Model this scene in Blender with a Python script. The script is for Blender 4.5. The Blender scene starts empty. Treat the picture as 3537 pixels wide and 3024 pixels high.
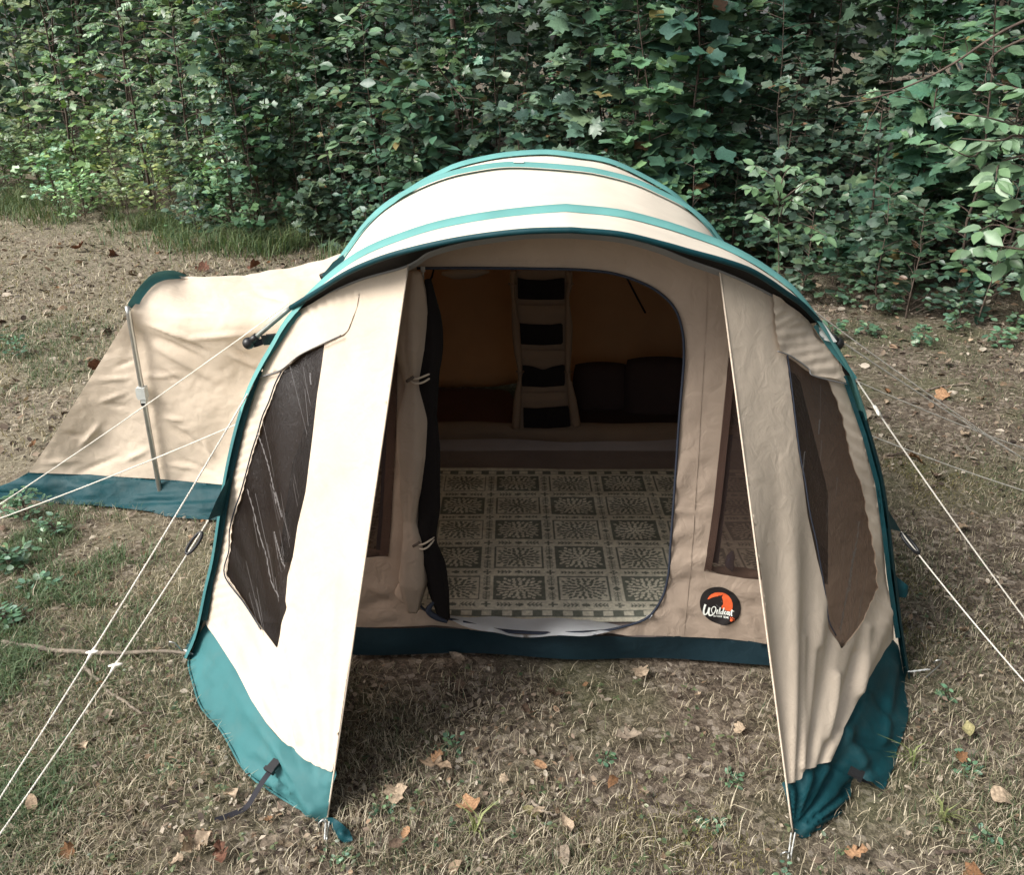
import bpy, math, random
import numpy as np
from mathutils import Vector, Matrix
from mathutils.geometry import delaunay_2d_cdt

# ------------------------------------------------------------------ camera, world, sun, exposure
scene = bpy.context.scene
COL = scene.collection
PITCH = math.radians(24.5)
CAM = np.array([0.0, 0.0, 2.2])
W0, H0, FPX = 3537.0, 3024.0, 3028.0            # photograph size and focal length in its pixels
cam_d = bpy.data.cameras.new('camera')
cam_d.sensor_fit = 'HORIZONTAL'
cam_d.sensor_width = 36.0
cam_d.lens = 36.0 * FPX / W0
cam_d.clip_start = 0.05
cam_d.clip_end = 500.0
cam = bpy.data.objects.new('camera', cam_d)
COL.objects.link(cam)
cam.location = CAM
cam.rotation_euler = (math.pi / 2 - PITCH, 0, 0)
scene.camera = cam

SUN_DIR = Vector((-0.80, -0.36, 0.84)).normalized()      # towards the sun
sun_el = math.asin(SUN_DIR.z)
sun_az = math.atan2(SUN_DIR.x, SUN_DIR.y)
world = bpy.data.worlds.new('World')
scene.world = world
world.use_nodes = True
wn, wl = world.node_tree.nodes, world.node_tree.links
wn.clear()
w_out = wn.new('ShaderNodeOutputWorld')
w_bg = wn.new('ShaderNodeBackground')
w_hs = wn.new('ShaderNodeHueSaturation')
w_sky = wn.new('ShaderNodeTexSky')
w_sky.sky_type = 'NISHITA'
w_sky.sun_disc = False
w_sky.sun_elevation = sun_el
w_sky.sun_rotation = sun_az
w_sky.dust_density = 4.0
w_sky.air_density = 1.0
w_hs.inputs['Saturation'].default_value = 0.30
w_bg.inputs['Strength'].default_value = 0.062
wl.new(w_sky.outputs[0], w_hs.inputs['Color'])
wl.new(w_hs.outputs[0], w_bg.inputs['Color'])
wl.new(w_bg.outputs[0], w_out.inputs['Surface'])

sun_d = bpy.data.lights.new('sun', 'SUN')
sun_d.energy = 1.55
sun_d.angle = math.radians(30)
sun_d.color = (1.0, 0.955, 0.89)
sun = bpy.data.objects.new('sun', sun_d)
COL.objects.link(sun)
sun.rotation_euler = SUN_DIR.to_track_quat('Z', 'Y').to_euler()
sun.location = (-6, -4, 8)

scene.view_settings.view_transform = 'Standard'
scene.view_settings.look = 'None'
scene.view_settings.gamma = 1.0
scene.view_settings.use_curve_mapping = False
scene.view_settings.exposure = 1.72
scene.cycles.max_bounces = 8
scene.cycles.transparent_max_bounces = 12

rng = np.random.default_rng(7)
random.seed(7)

# ------------------------------------------------------------------ projection helpers
CX, CY = W0 / 2, H0 / 2
cp, sp = math.cos(PITCH), math.sin(PITCH)
FWD = np.array([0, cp, -sp]); UPV = np.array([0, sp, cp]); RGT = np.array([1.0, 0, 0])

def rays(px):
    px = np.atleast_2d(np.asarray(px, float))
    u = (px[:, 0] - CX) / FPX; v = (CY - px[:, 1]) / FPX
    return FWD[None] + u[:, None] * RGT + v[:, None] * UPV

def proj(P):
    P = np.atleast_2d(P) - CAM
    z = P @ FWD
    return np.stack([CX + FPX * (P @ RGT) / z, CY - FPX * (P @ UPV) / z], 1), z

class Plane:
    """n.P = d"""
    def __init__(s, n, p): s.n = np.asarray(n, float); s.d = float(np.dot(s.n, p))
    def __call__(s, px):
        r = rays(px)
        t = (s.d - s.n @ CAM) / (r @ s.n)
        return CAM + r * t[:, None]
    def shift(s, dy):
        q = Plane(s.n, np.zeros(3)); q.d = s.d + s.n[1] * dy; return q

def ground(px, z=0.0): return Plane((0, 0, 1), (0, 0, z))(px)
def gp(x, y, z=0.0): return ground([(x, y)], z)[0]
def plane3(a, b, c): return Plane(np.cross(np.subtract(b, a), np.subtract(c, a)), a)

class Surf:
    """smooth surface through known 3-D points: thin plate spline of inverse depth"""
    def __init__(s, P, reg=1e-6):
        px, z = proj(np.asarray(P, float))
        X = px / 1000.0
        n = len(X)
        d = np.linalg.norm(X[:, None] - X[None], axis=2)
        K = np.where(d > 0, d * d * np.log(d + 1e-12), 0) + reg * np.eye(n)
        A = np.zeros((n + 3, n + 3)); A[:n, :n] = K
        A[:n, n] = 1; A[:n, n + 1:] = X; A[n, :n] = 1; A[n + 1:, :n] = X.T
        b = np.zeros(n + 3); b[:n] = 1 / z
        s.X = X; s.w = np.linalg.lstsq(A, b, rcond=None)[0]
    def __call__(s, px):
        px = np.atleast_2d(np.asarray(px, float)); Q = px / 1000.0
        d = np.linalg.norm(Q[:, None] - s.X[None], axis=2)
        K = np.where(d > 0, d * d * np.log(d + 1e-12), 0)
        iv = K @ s.w[:-3] + s.w[-3] + Q @ s.w[-2:]
        return CAM + rays(px) / iv[:, None]

def lerp_pts(a, b, n):
    t = np.linspace(0, 1, n)[:, None]
    return np.asarray(a)[None] * (1 - t) + np.asarray(b)[None] * t

def resample(pts, step=None, n=None):
    pts = np.asarray(pts, float)
    seg = np.linalg.norm(np.diff(pts, axis=0), axis=1)
    s = np.concatenate([[0], np.cumsum(seg)])
    if n is None: n = max(2, int(round(s[-1] / step)) + 1)
    t = np.linspace(0, s[-1], n)
    return np.stack([np.interp(t, s, pts[:, k]) for k in range(pts.shape[1])], 1)

def smooth_curve(pts, n, it=3):
    """Catmull-Rom through the points, n samples evenly spaced"""
    P = np.asarray(pts, float)
    Q = np.vstack([2 * P[0] - P[1], P, 2 * P[-1] - P[-2]])
    out = []
    for i in range(1, len(Q) - 2):
        t = np.linspace(0, 1, 12, endpoint=False)[:, None]
        a, b, c, d = Q[i - 1], Q[i], Q[i + 1], Q[i + 2]
        out.append(.5 * ((2 * b) + (c - a) * t + (2 * a - 5 * b + 4 * c - d) * t ** 2 + (3 * b - a - 3 * c + d) * t ** 3))
    out.append(P[-1:])
    return resample(np.vstack(out), n=n)

# ------------------------------------------------------------------ noise
def _h(ix, iy, seed):
    n = (ix.astype(np.int64) * 374761393 + iy.astype(np.int64) * 668265263 + seed * 1442695041) & 0x7fffffff
    n = ((n ^ (n >> 13)) * 1274126177) & 0x7fffffff
    return ((n ^ (n >> 16)) & 0xffff) / 65535.0
def vnoise(x, y, seed=0):
    x = np.asarray(x, float); y = np.asarray(y, float)
    ix, iy = np.floor(x), np.floor(y)
    fx, fy = x - ix, y - iy
    fx = fx * fx * (3 - 2 * fx); fy = fy * fy * (3 - 2 * fy)
    a, b = _h(ix, iy, seed), _h(ix + 1, iy, seed)
    c, d = _h(ix, iy + 1, seed), _h(ix + 1, iy + 1, seed)
    return (a * (1 - fx) + b * fx) * (1 - fy) + (c * (1 - fx) + d * fx) * fy
def fbm(x, y, seed=0, o=4):
    s = 0; a = .5
    for i in range(o):
        s = s + a * vnoise(x * 2 ** i, y * 2 ** i, seed + i); a *= .5
    return s

def pip(P, poly):
    P = np.atleast_2d(P); x, y = P[:, 0], P[:, 1]
    poly = np.asarray(poly, float); inside = np.zeros(len(P), bool)
    j = len(poly) - 1
    for i in range(len(poly)):
        xi, yi = poly[i]; xj, yj = poly[j]
        c = ((yi > y) != (yj > y)) & (x < (xj - xi) * (y - yi) / ((yj - yi) or 1e-9) + xi)
        inside ^= c; j = i
    return inside

def seg_dist(P, a, b):
    a = np.asarray(a, float); b = np.asarray(b, float); ab = b - a
    t = np.clip(((P - a) @ ab) / (ab @ ab), 0, 1)
    return np.linalg.norm(P - (a + t[:, None] * ab), axis=1), t
def line_dist(P, line):
    best = np.full(len(P), 1e9); s = np.zeros(len(P)); acc = 0
    line = np.asarray(line, float)
    for a, b in zip(line[:-1], line[1:]):
        d, t = seg_dist(P, a, b); L = np.linalg.norm(b - a)
        m = d < best; best[m] = d[m]; s[m] = acc + t[m] * L; acc += L
    return best, s

# ------------------------------------------------------------------ objects
def mesh_from(name, V, F, smooth=True):
    me = bpy.data.meshes.new(name)
    V = np.asarray(V, np.float32).reshape(-1, 3)
    if isinstance(F, np.ndarray):
        k = F.shape[1]
        me.vertices.add(len(V)); me.vertices.foreach_set('co', V.ravel())
        me.loops.add(F.size); me.loops.foreach_set('vertex_index', F.ravel().astype(np.int32))
        me.polygons.add(len(F))
        me.polygons.foreach_set('loop_start', np.arange(0, F.size, k, dtype=np.int32))
        me.polygons.foreach_set('loop_total', np.full(len(F), k, np.int32))
        me.update(calc_edges=True)
    else:
        me.from_pydata([tuple(map(float, v)) for v in V], [], [tuple(map(int, f)) for f in F]); me.update()
    if smooth and len(me.polygons):
        me.polygons.foreach_set('use_smooth', np.ones(len(me.polygons), bool))
    return me

def tag(o, label=None, cat=None, group=None, kind=None):
    if label: o['label'] = label
    if cat: o['category'] = cat
    if group: o['group'] = group
    if kind: o['kind'] = kind
    return o

def thing(name, label, cat, loc=(0, 0, 0), group=None):
    o = bpy.data.objects.new(name, None); COL.objects.link(o)
    o.location = loc; o.empty_display_size = .1
    return tag(o, label, cat, group)

def wpos(o):
    p = Vector((0, 0, 0))
    while o is not None:
        p = p + o.location; o = o.parent
    return p

def obj(name, me, mat, parent=None):
    """links a mesh whose vertices are world coordinates"""
    o = bpy.data.objects.new(name, me)
    COL.objects.link(o)
    if mat is not None:
        for m in (mat if isinstance(mat, (list, tuple)) else [mat]): me.materials.append(m)
    if parent is not None:
        o.parent = parent
        o.location = -wpos(parent)
    return o

class MB:
    """collects pieces of one mesh"""
    def __init__(s): s.V = []; s.F = []; s.n = 0
    def add(s, V, F):
        V = np.asarray(V, float).reshape(-1, 3)
        s.V.append(V); s.F += [tuple(int(i) + s.n for i in f) for f in F]; s.n += len(V); return s
    def tube(s, pts, rad, sides=8, cap=True):
        V, F = tube_vf(pts, rad, sides, cap); return s.add(V, F)
    def box(s, c, ax, half):
        ax = np.asarray(ax, float); c = np.asarray(c, float)
        V = [c + sum(sg[k] * half[k] * ax[k] for k in range(3)) for sg in
             [(-1, -1, -1), (1, -1, -1), (1, 1, -1), (-1, 1, -1), (-1, -1, 1), (1, -1, 1), (1, 1, 1), (-1, 1, 1)]]
        return s.add(V, [(0, 3, 2, 1), (4, 5, 6, 7), (0, 1, 5, 4), (1, 2, 6, 5), (2, 3, 7, 6), (3, 0, 4, 7)])
    def me(s, name, smooth=True): return mesh_from(name, np.vstack(s.V), s.F, smooth)

def tube_vf(pts, rad, sides=8, cap=True, flat=None):
    P = np.asarray(pts, float); n = len(P)
    R = np.broadcast_to(np.asarray(rad, float), (n,)) if np.ndim(rad) < 2 else np.asarray(rad)
    T = np.gradient(P, axis=0); T /= np.linalg.norm(T, axis=1)[:, None] + 1e-12
    ref = np.array([0, 0, 1.0]) if abs(T[0, 2]) < .9 else np.array([1.0, 0, 0])
    u = np.cross(T[0], ref); u /= np.linalg.norm(u)
    V = []
    ang = np.linspace(0, 2 * np.pi, sides, endpoint=False)
    for i in range(n):
        u = u - T[i] * (u @ T[i]); u /= np.linalg.norm(u) + 1e-12
        w = np.cross(T[i], u)
        r = R[i] if R.ndim == 2 else np.full(sides, R[i])
        V.append(P[i] + (np.cos(ang) * r)[:, None] * u + (np.sin(ang) * r)[:, None] * w)
    V = np.vstack(V)
    F = []
    for i in range(n - 1):
        for k in range(sides):
            a = i * sides + k; b = i * sides + (k + 1) % sides
            F.append((a, b, b + sides, a + sides))
    if cap:
        F.append(tuple(range(sides - 1, -1, -1))); F.append(tuple((n - 1) * sides + k for k in range(sides)))
    return V, F

def vnormals(V, F):
    N = np.zeros_like(V); F = np.asarray(F)
    fn = np.cross(V[F[:, 1]] - V[F[:, 0]], V[F[:, 2]] - V[F[:, 0]])
    for k in range(3): np.add.at(N, F[:, k], fn)
    return N / (np.linalg.norm(N, axis=1)[:, None] + 1e-12)

def panel_vf(outline, surf, holes=(), step=18, disp=None, offset=0.0, cull=None):
    """cloth sheet: polygon (photo pixels) meshed finely and laid onto a surface in space"""
    out = np.asarray(outline, float)
    pts = []; edges = []
    def ring(poly):
        r = resample(np.vstack([poly, poly[:1]]), step=step)[:-1]
        b = len(pts); pts.extend(map(tuple, r))
        edges.extend((b + i, b + (i + 1) % len(r)) for i in range(len(r)))
        return r
    R = ring(out); HR = [ring(np.asarray(h, float)) for h in holes]
    mn, mx = out.min(0), out.max(0)
    gx, gy = np.meshgrid(np.arange(mn[0], mx[0], step), np.arange(mn[1], mx[1], step * .87))
    gx = gx + (np.arange(gx.shape[0]) % 2)[:, None] * step * .5
    G = np.stack([gx.ravel(), gy.ravel()], 1)
    keep = pip(G, R)
    for h in HR: keep &= ~pip(G, h)
    G = G[keep]
    allb = np.array(pts)
    if len(G):
        d = np.min(np.linalg.norm(G[:, None] - allb[None], axis=2), axis=1)
        G = G[d > step * .55]
    pts2 = [Vector(p) for p in pts] + [Vector(p) for p in G]
    res = delaunay_2d_cdt(pts2, edges, [], 0, 1e-3)
    Q = np.array([tuple(v) for v in res[0]]); T = np.array([f for f in res[2] if len(f) == 3])
    c = Q[T].mean(1)
    k = pip(c, R)
    for h in HR: k &= ~pip(c, h)
    T = T[k]
    V = surf(Q)
    N = vnormals(V, T)
    if np.mean(np.sum(N * (CAM - V), 1)) < 0: T = T[:, ::-1].copy(); N = -N
    dd = np.full(len(V), offset)
    if disp is not None: dd = dd + disp(Q)
    V = V + N * dd[:, None]
    used = np.unique(T); m = -np.ones(len(V), int); m[used] = np.arange(len(used))
    return V[used], m[T], Q[used]

def panel(name, outline, surf, mat, parent, **kw):
    V, T, _ = panel_vf(outline, surf, **kw)
    return obj(name, mesh_from(name, V, T), mat, parent)

def ribbon_px(line, width, surf, offset=0.004):
    """narrow strip following a pixel line on a surface"""
    L = np.asarray(line, float); T = np.gradient(L, axis=0); T /= np.linalg.norm(T, axis=1)[:, None]
    N = np.stack([-T[:, 1], T[:, 0]], 1)
    w = np.broadcast_to(np.asarray(width, float), (len(L),))[:, None] / 2
    A, B = surf(L - N * w), surf(L + N * w)
    n = len(L)
    V = np.vstack([A, B]); F = np.array([(i, i + 1, n + i + 1, n + i) for i in range(n - 1)])
    nn = np.cross(V[F[:, 1]] - V[F[:, 0]], V[F[:, 3]] - V[F[:, 0]]).mean(0); nn /= np.linalg.norm(nn)
    if nn @ (CAM - V.mean(0)) < 0: nn = -nn; F = F[:, ::-1].copy()
    return V + nn * offset, F

def loft_vf(curves):
    """quads between successive equally sampled 3-D curves"""
    C = np.asarray(curves, float); m, n = C.shape[:2]
    V = C.reshape(-1, 3)
    i, j = np.meshgrid(np.arange(m - 1), np.arange(n - 1), indexing='ij')
    a = (i * n + j).ravel()
    return V, np.stack([a, a + 1, a + n + 1, a + n], 1)

# ------------------------------------------------------------------ materials
def new_mat(name):
    m = bpy.data.materials.new(name); m.use_nodes = True
    nt = m.node_tree; nt.nodes.clear()
    return m, nt.nodes, nt.links

def ramp(n, stops):
    r = n.new('ShaderNodeValToRGB'); e = r.color_ramp.elements
    while len(e) > 1: e.remove(e[-1])
    e[0].position = stops[0][0]; e[0].color = (*stops[0][1], 1)
    for p, c in stops[1:]:
        q = e.new(p); q.color = (*c, 1)
    return r

def cloth(name, col, var=.06, trans=.10, tcol=None, rough=.85, weave=900., bump=.25, crease=0.0, sheen=0.0, dirt=0.0):
    m, n, l = new_mat(name)
    out = n.new('ShaderNodeOutputMaterial'); pr = n.new('ShaderNodeBsdfPrincipled')
    tc = n.new('ShaderNodeTexCoord'); nz = n.new('ShaderNodeTexNoise')
    nz.inputs['Scale'].default_value = 7.0; nz.inputs['Detail'].default_value = 6.0
    l.new(tc.outputs['Object'], nz.inputs['Vector'])
    lo = tuple(c * (1 - var) for c in col); hi = tuple(min(1, c * (1 + var)) for c in col)
    r = ramp(n, [(.3, lo), (.7, hi)])
    l.new(nz.outputs['Fac'], r.inputs['Fac'])
    if dirt:
        dz = n.new('ShaderNodeTexNoise'); dz.inputs['Scale'].default_value = 9.0; dz.inputs['Detail'].default_value = 9.0; dz.inputs['Roughness'].default_value = .75
        l.new(tc.outputs['Object'], dz.inputs['Vector'])
        dr = ramp(n, [(.50, (0, 0, 0)), (.72, (dirt,) * 3)]); l.new(dz.outputs['Fac'], dr.inputs['Fac'])
        dm = n.new('ShaderNodeMixRGB'); l.new(dr.outputs['Color'], dm.inputs['Fac']); l.new(r.outputs['Color'], dm.inputs['Color1']); dm.inputs['Color2'].default_value = (.20, .165, .125, 1)
        l.new(dm.outputs[0], pr.inputs['Base Color'])
    else:
        l.new(r.outputs['Color'], pr.inputs['Base Color'])
    pr.inputs['Roughness'].default_value = rough
    pr.inputs['Specular IOR Level'].default_value = .25
    if sheen: pr.inputs['Sheen Weight'].default_value = sheen
    wv = n.new('ShaderNodeTexNoise'); wv.inputs['Scale'].default_value = weave; wv.inputs['Detail'].default_value = 1.0
    l.new(tc.outputs['Object'], wv.inputs['Vector'])
    b1 = n.new('ShaderNodeBump'); b1.inputs['Strength'].default_value = bump; b1.inputs['Distance'].default_value = .0006
    l.new(wv.outputs['Fac'], b1.inputs['Height'])
    last = b1
    if crease:
        cz = n.new('ShaderNodeTexNoise'); cz.inputs['Scale'].default_value = 16.0; cz.inputs['Detail'].default_value = 4.0
        cz.inputs['Distortion'].default_value = 1.2
        l.new(tc.outputs['Object'], cz.inputs['Vector'])
        b2 = n.new('ShaderNodeBump'); b2.inputs['Strength'].default_value = crease; b2.inputs['Distance'].default_value = .012
        l.new(cz.outputs['Fac'], b2.inputs['Height']); l.new(b1.outputs['Normal'], b2.inputs['Normal'])
        last = b2
    l.new(last.outputs['Normal'], pr.inputs['Normal'])
    if trans:
        tr = n.new('ShaderNodeBsdfTranslucent'); tr.inputs['Color'].default_value = (*(tcol or col), 1)
        mx = n.new('ShaderNodeMixShader'); mx.inputs['Fac'].default_value = trans
        l.new(pr.outputs[0], mx.inputs[1]); l.new(tr.outputs[0], mx.inputs[2]); l.new(mx.outputs[0], out.inputs['Surface'])
    else:
        l.new(pr.outputs[0], out.inputs['Surface'])
    return m

def plain(name, col, rough=.5, metal=0.0, spec=.5, var=.1, scale=30.):
    m, n, l = new_mat(name)
    out = n.new('ShaderNodeOutputMaterial'); pr = n.new('ShaderNodeBsdfPrincipled')
    tc = n.new('ShaderNodeTexCoord'); nz = n.new('ShaderNodeTexNoise'); nz.inputs['Scale'].default_value = scale
    nz.inputs['Detail'].default_value = 5.0
    l.new(tc.outputs['Object'], nz.inputs['Vector'])
    r = ramp(n, [(.3, tuple(c * (1 - var) for c in col)), (.7, tuple(min(1, c * (1 + var)) for c in col))])
    l.new(nz.outputs['Fac'], r.inputs['Fac']); l.new(r.outputs['Color'], pr.inputs['Base Color'])
    pr.inputs['Roughness'].default_value = rough; pr.inputs['Metallic'].default_value = metal
    pr.inputs['Specular IOR Level'].default_value = spec
    l.new(pr.outputs[0], out.inputs['Surface'])
    return m

def screen(name, col, alpha, rough=.35, streak=0.0, axis=(14., 14., 1.2)):
    """see-through window mesh / vinyl with scuffed streaks"""
    m, n, l = new_mat(name)
    out = n.new('ShaderNodeOutputMaterial'); pr = n.new('ShaderNodeBsdfPrincipled'); tp = n.new('ShaderNodeBsdfTransparent')
    tp.inputs['Color'].default_value = (.62, .55, .52, 1)
    mx = n.new('ShaderNodeMixShader')
    tc = n.new('ShaderNodeTexCoord'); mp = n.new('ShaderNodeMapping'); mp.inputs['Scale'].default_value = axis
    nz = n.new('ShaderNodeTexNoise'); nz.inputs['Scale'].default_value = 4.0; nz.inputs['Detail'].default_value = 7.0
    nz.inputs['Roughness'].default_value = .7
    l.new(tc.outputs['Object'], mp.inputs['Vector']); l.new(mp.outputs[0], nz.inputs['Vector'])
    r = ramp(n, [(.5, col), (.64, tuple(c * 1.3 for c in col)), (.70, tuple(c * 2.2 + .01 for c in col)), (.78, (.30, .28, .27))] if streak else
             [(.3, col), (.7, tuple(c * 1.25 for c in col))])
    l.new(nz.outputs['Fac'], r.inputs['Fac']); l.new(r.outputs['Color'], pr.inputs['Base Color'])
    pr.inputs['Roughness'].default_value = rough
    if streak:
        ra = ramp(n, [(.55, (alpha,) * 3), (.76, (min(1, alpha + .3),) * 3)])
        l.new(nz.outputs['Fac'], ra.inputs['Fac']); l.new(ra.outputs['Color'], mx.inputs['Fac'])
        bp = n.new('ShaderNodeBump'); bp.inputs['Strength'].default_value = .5; bp.inputs['Distance'].default_value = .006
        l.new(nz.outputs['Fac'], bp.inputs['Height']); l.new(bp.outputs[0], pr.inputs['Normal'])
    else:
        mx.inputs['Fac'].default_value = alpha
    l.new(tp.outputs[0], mx.inputs[1]); l.new(pr.outputs[0], mx.inputs[2]); l.new(mx.outputs[0], out.inputs['Surface'])
    return m

def attr_mat(name, attr, rough=.5, trans=0.0, spec=.4, tmul=(1.2, 1.3, .6), nscale=60., namp=.2):
    m, n, l = new_mat(name)
    out = n.new('ShaderNodeOutputMaterial'); pr = n.new('ShaderNodeBsdfPrincipled')
    at0 = n.new('ShaderNodeAttribute'); at0.attribute_name = attr
    tc = n.new('ShaderNodeTexCoord'); nz = n.new('ShaderNodeTexNoise'); nz.inputs['Scale'].default_value = nscale; nz.inputs['Detail'].default_value = 5.0
    l.new(tc.outputs['Object'], nz.inputs['Vector'])
    nr = ramp(n, [(.3, (1 - namp,) * 3), (.7, (1 + namp,) * 3)]); l.new(nz.outputs['Fac'], nr.inputs['Fac'])
    at = n.new('ShaderNodeMixRGB'); at.blend_type = 'MULTIPLY'; at.inputs['Fac'].default_value = 1
    l.new(at0.outputs['Color'], at.inputs['Color1']); l.new(nr.outputs['Color'], at.inputs['Color2'])
    l.new(at.outputs['Color'], pr.inputs['Base Color'])
    pr.inputs['Roughness'].default_value = rough; pr.inputs['Specular IOR Level'].default_value = spec
    if trans:
        tr = n.new('ShaderNodeBsdfTranslucent'); mu = n.new('ShaderNodeMixRGB'); mu.blend_type = 'MULTIPLY'
        mu.inputs['Fac'].default_value = 1; mu.inputs['Color2'].default_value = (*tmul, 1)
        l.new(at.outputs['Color'], mu.inputs['Color1']); l.new(mu.outputs[0], tr.inputs['Color'])
        mx = n.new('ShaderNodeMixShader'); mx.inputs['Fac'].default_value = trans
        l.new(pr.outputs[0], mx.inputs[1]); l.new(tr.outputs[0], mx.inputs[2]); l.new(mx.outputs[0], out.inputs['Surface'])
    else:
        l.new(pr.outputs[0], out.inputs['Surface'])
    return m

CREAM = (.58, .490, .390)
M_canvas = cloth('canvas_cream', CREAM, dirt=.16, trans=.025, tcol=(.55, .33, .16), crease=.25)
M_canvas_shade = cloth('canvas_inner_shade', (.36, .285, .225), trans=.015, tcol=(.55, .30, .12), crease=.45)  # cream canvas darkened, the shade under the porch put into its colour
M_roof = cloth('canvas_roof', (.67, .60, .50), trans=.03, tcol=(.55, .33, .16), crease=.08)
M_skirt_shade = cloth('skirt_teal_shade', (.008, .024, .033), var=.14, trans=0, crease=.30, rough=.6)  # the trim's teal made darker, porch shade put into the colour
M_sleeve_glare = cloth('sleeve_teal_glare', (.115, .300, .285), var=.10, trans=.02, crease=.05, rough=.65)  # teal paled to the blown-out look of sun on the roof hoops
M_teal = cloth('canvas_teal_shade', (.004, .046, .057), dirt=.09, var=.14, trans=.04, crease=.30, rough=.6)  # the tent's teal in its shaded tone, darkness put into the colour
M_teal_lit = cloth('teal_lit', (.042, .150, .158), dirt=.10, var=.10, trans=.02, crease=.05, rough=.65)  # same teal cloth in its sunlit tone, brightness put into the colour
M_black = cloth('lining_black', (.007, .006, .0055), trans=0, crease=.2)
M_mesh = cloth('insect_mesh_black', (.008, .006, .006), trans=0, crease=.4, rough=.95)
M_zip = cloth('zip_grey', (.22, .22, .22), trans=0, weave=300)
M_piping = cloth('piping_navy', (.026, .032, .048), trans=0, weave=300)
M_sheet = cloth('groundsheet_grey', (.24, .20, .185), trans=0, crease=.3, rough=.55)
M_lip = cloth('groundsheet_white', (.74, .78, .82), trans=.05, crease=.25, rough=.5)
M_win = screen('window_vinyl_brown', (.015, .011, .010), .62, rough=.3, streak=1.0, axis=(26., 26., .9))
M_win2 = screen('window_mesh_brown', (.050, .032, .026), .50, rough=.6)
M_tape = cloth('zip_tape_blue', (.05, .06, .11), trans=0)
M_reddish = screen('vinyl_edge', (.085, .052, .042), .7, rough=.25)
M_scuff = plain('vinyl_scuff', (.13, .12, .117), rough=.35)
M_white = cloth('patch_white', (.72, .72, .68), trans=0)
M_steel = plain('pole_steel', (.42, .42, .40), rough=.35, metal=.9)
M_pole_grey = plain('pole_grey', (.20, .22, .20), rough=.45, metal=.4)
M_plastic = plain('plastic_black', (.012, .012, .013), rough=.4)
M_clamp = plain('clamp_grey', (.46, .48, .46), rough=.5)
M_strap = cloth('webbing_black', (.014, .014, .020), trans=0, weave=400, rough=.7)
M_rope = cloth('rope_white', (.70, .67, .60), trans=0, weave=500, bump=.6)
M_cord = plain('cord_grey', (.55, .56, .54), rough=.5)
M_logo_black = plain('patch_black', (.010, .007, .007), rough=.7)
M_logo_orange = plain('patch_orange', (.80, .13, .035), rough=.7, var=.06)
M_logo_white = plain('patch_lettering', (.85, .88, .82), rough=.7, var=.02)
M_bark = plain('bark', (.085, .062, .048), rough=.9, var=.45, scale=18.)
M_twig = plain('twig_grey', (.20, .165, .13), rough=.9, var=.4, scale=25.)
M_leaf = attr_mat('leaf_green', 'tint', rough=.38, trans=.17, spec=.5)
M_dead = attr_mat('leaf_dead', 'tint', rough=.8, trans=.10, spec=.2, tmul=(1.1, .9, .6), nscale=9., namp=.45)
M_grass = attr_mat('grass_blades', 'tint', rough=.6, trans=.2, spec=.3, tmul=(1.1, 1.2, .6))
M_rug = attr_mat('rug_weave', 'tint', rough=.8, spec=.25)
M_org = cloth('organiser_tan_dimmed', (.18, .125, .085), trans=0, crease=.3)  # tan cloth darkened, the dim of the room put into its colour
M_bed = cloth('mattress_cover', (.11, .055, .04), trans=0, crease=.3)
M_pillow = cloth('pillow_cover', (.035, .022, .02), trans=0, crease=.5)

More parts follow.
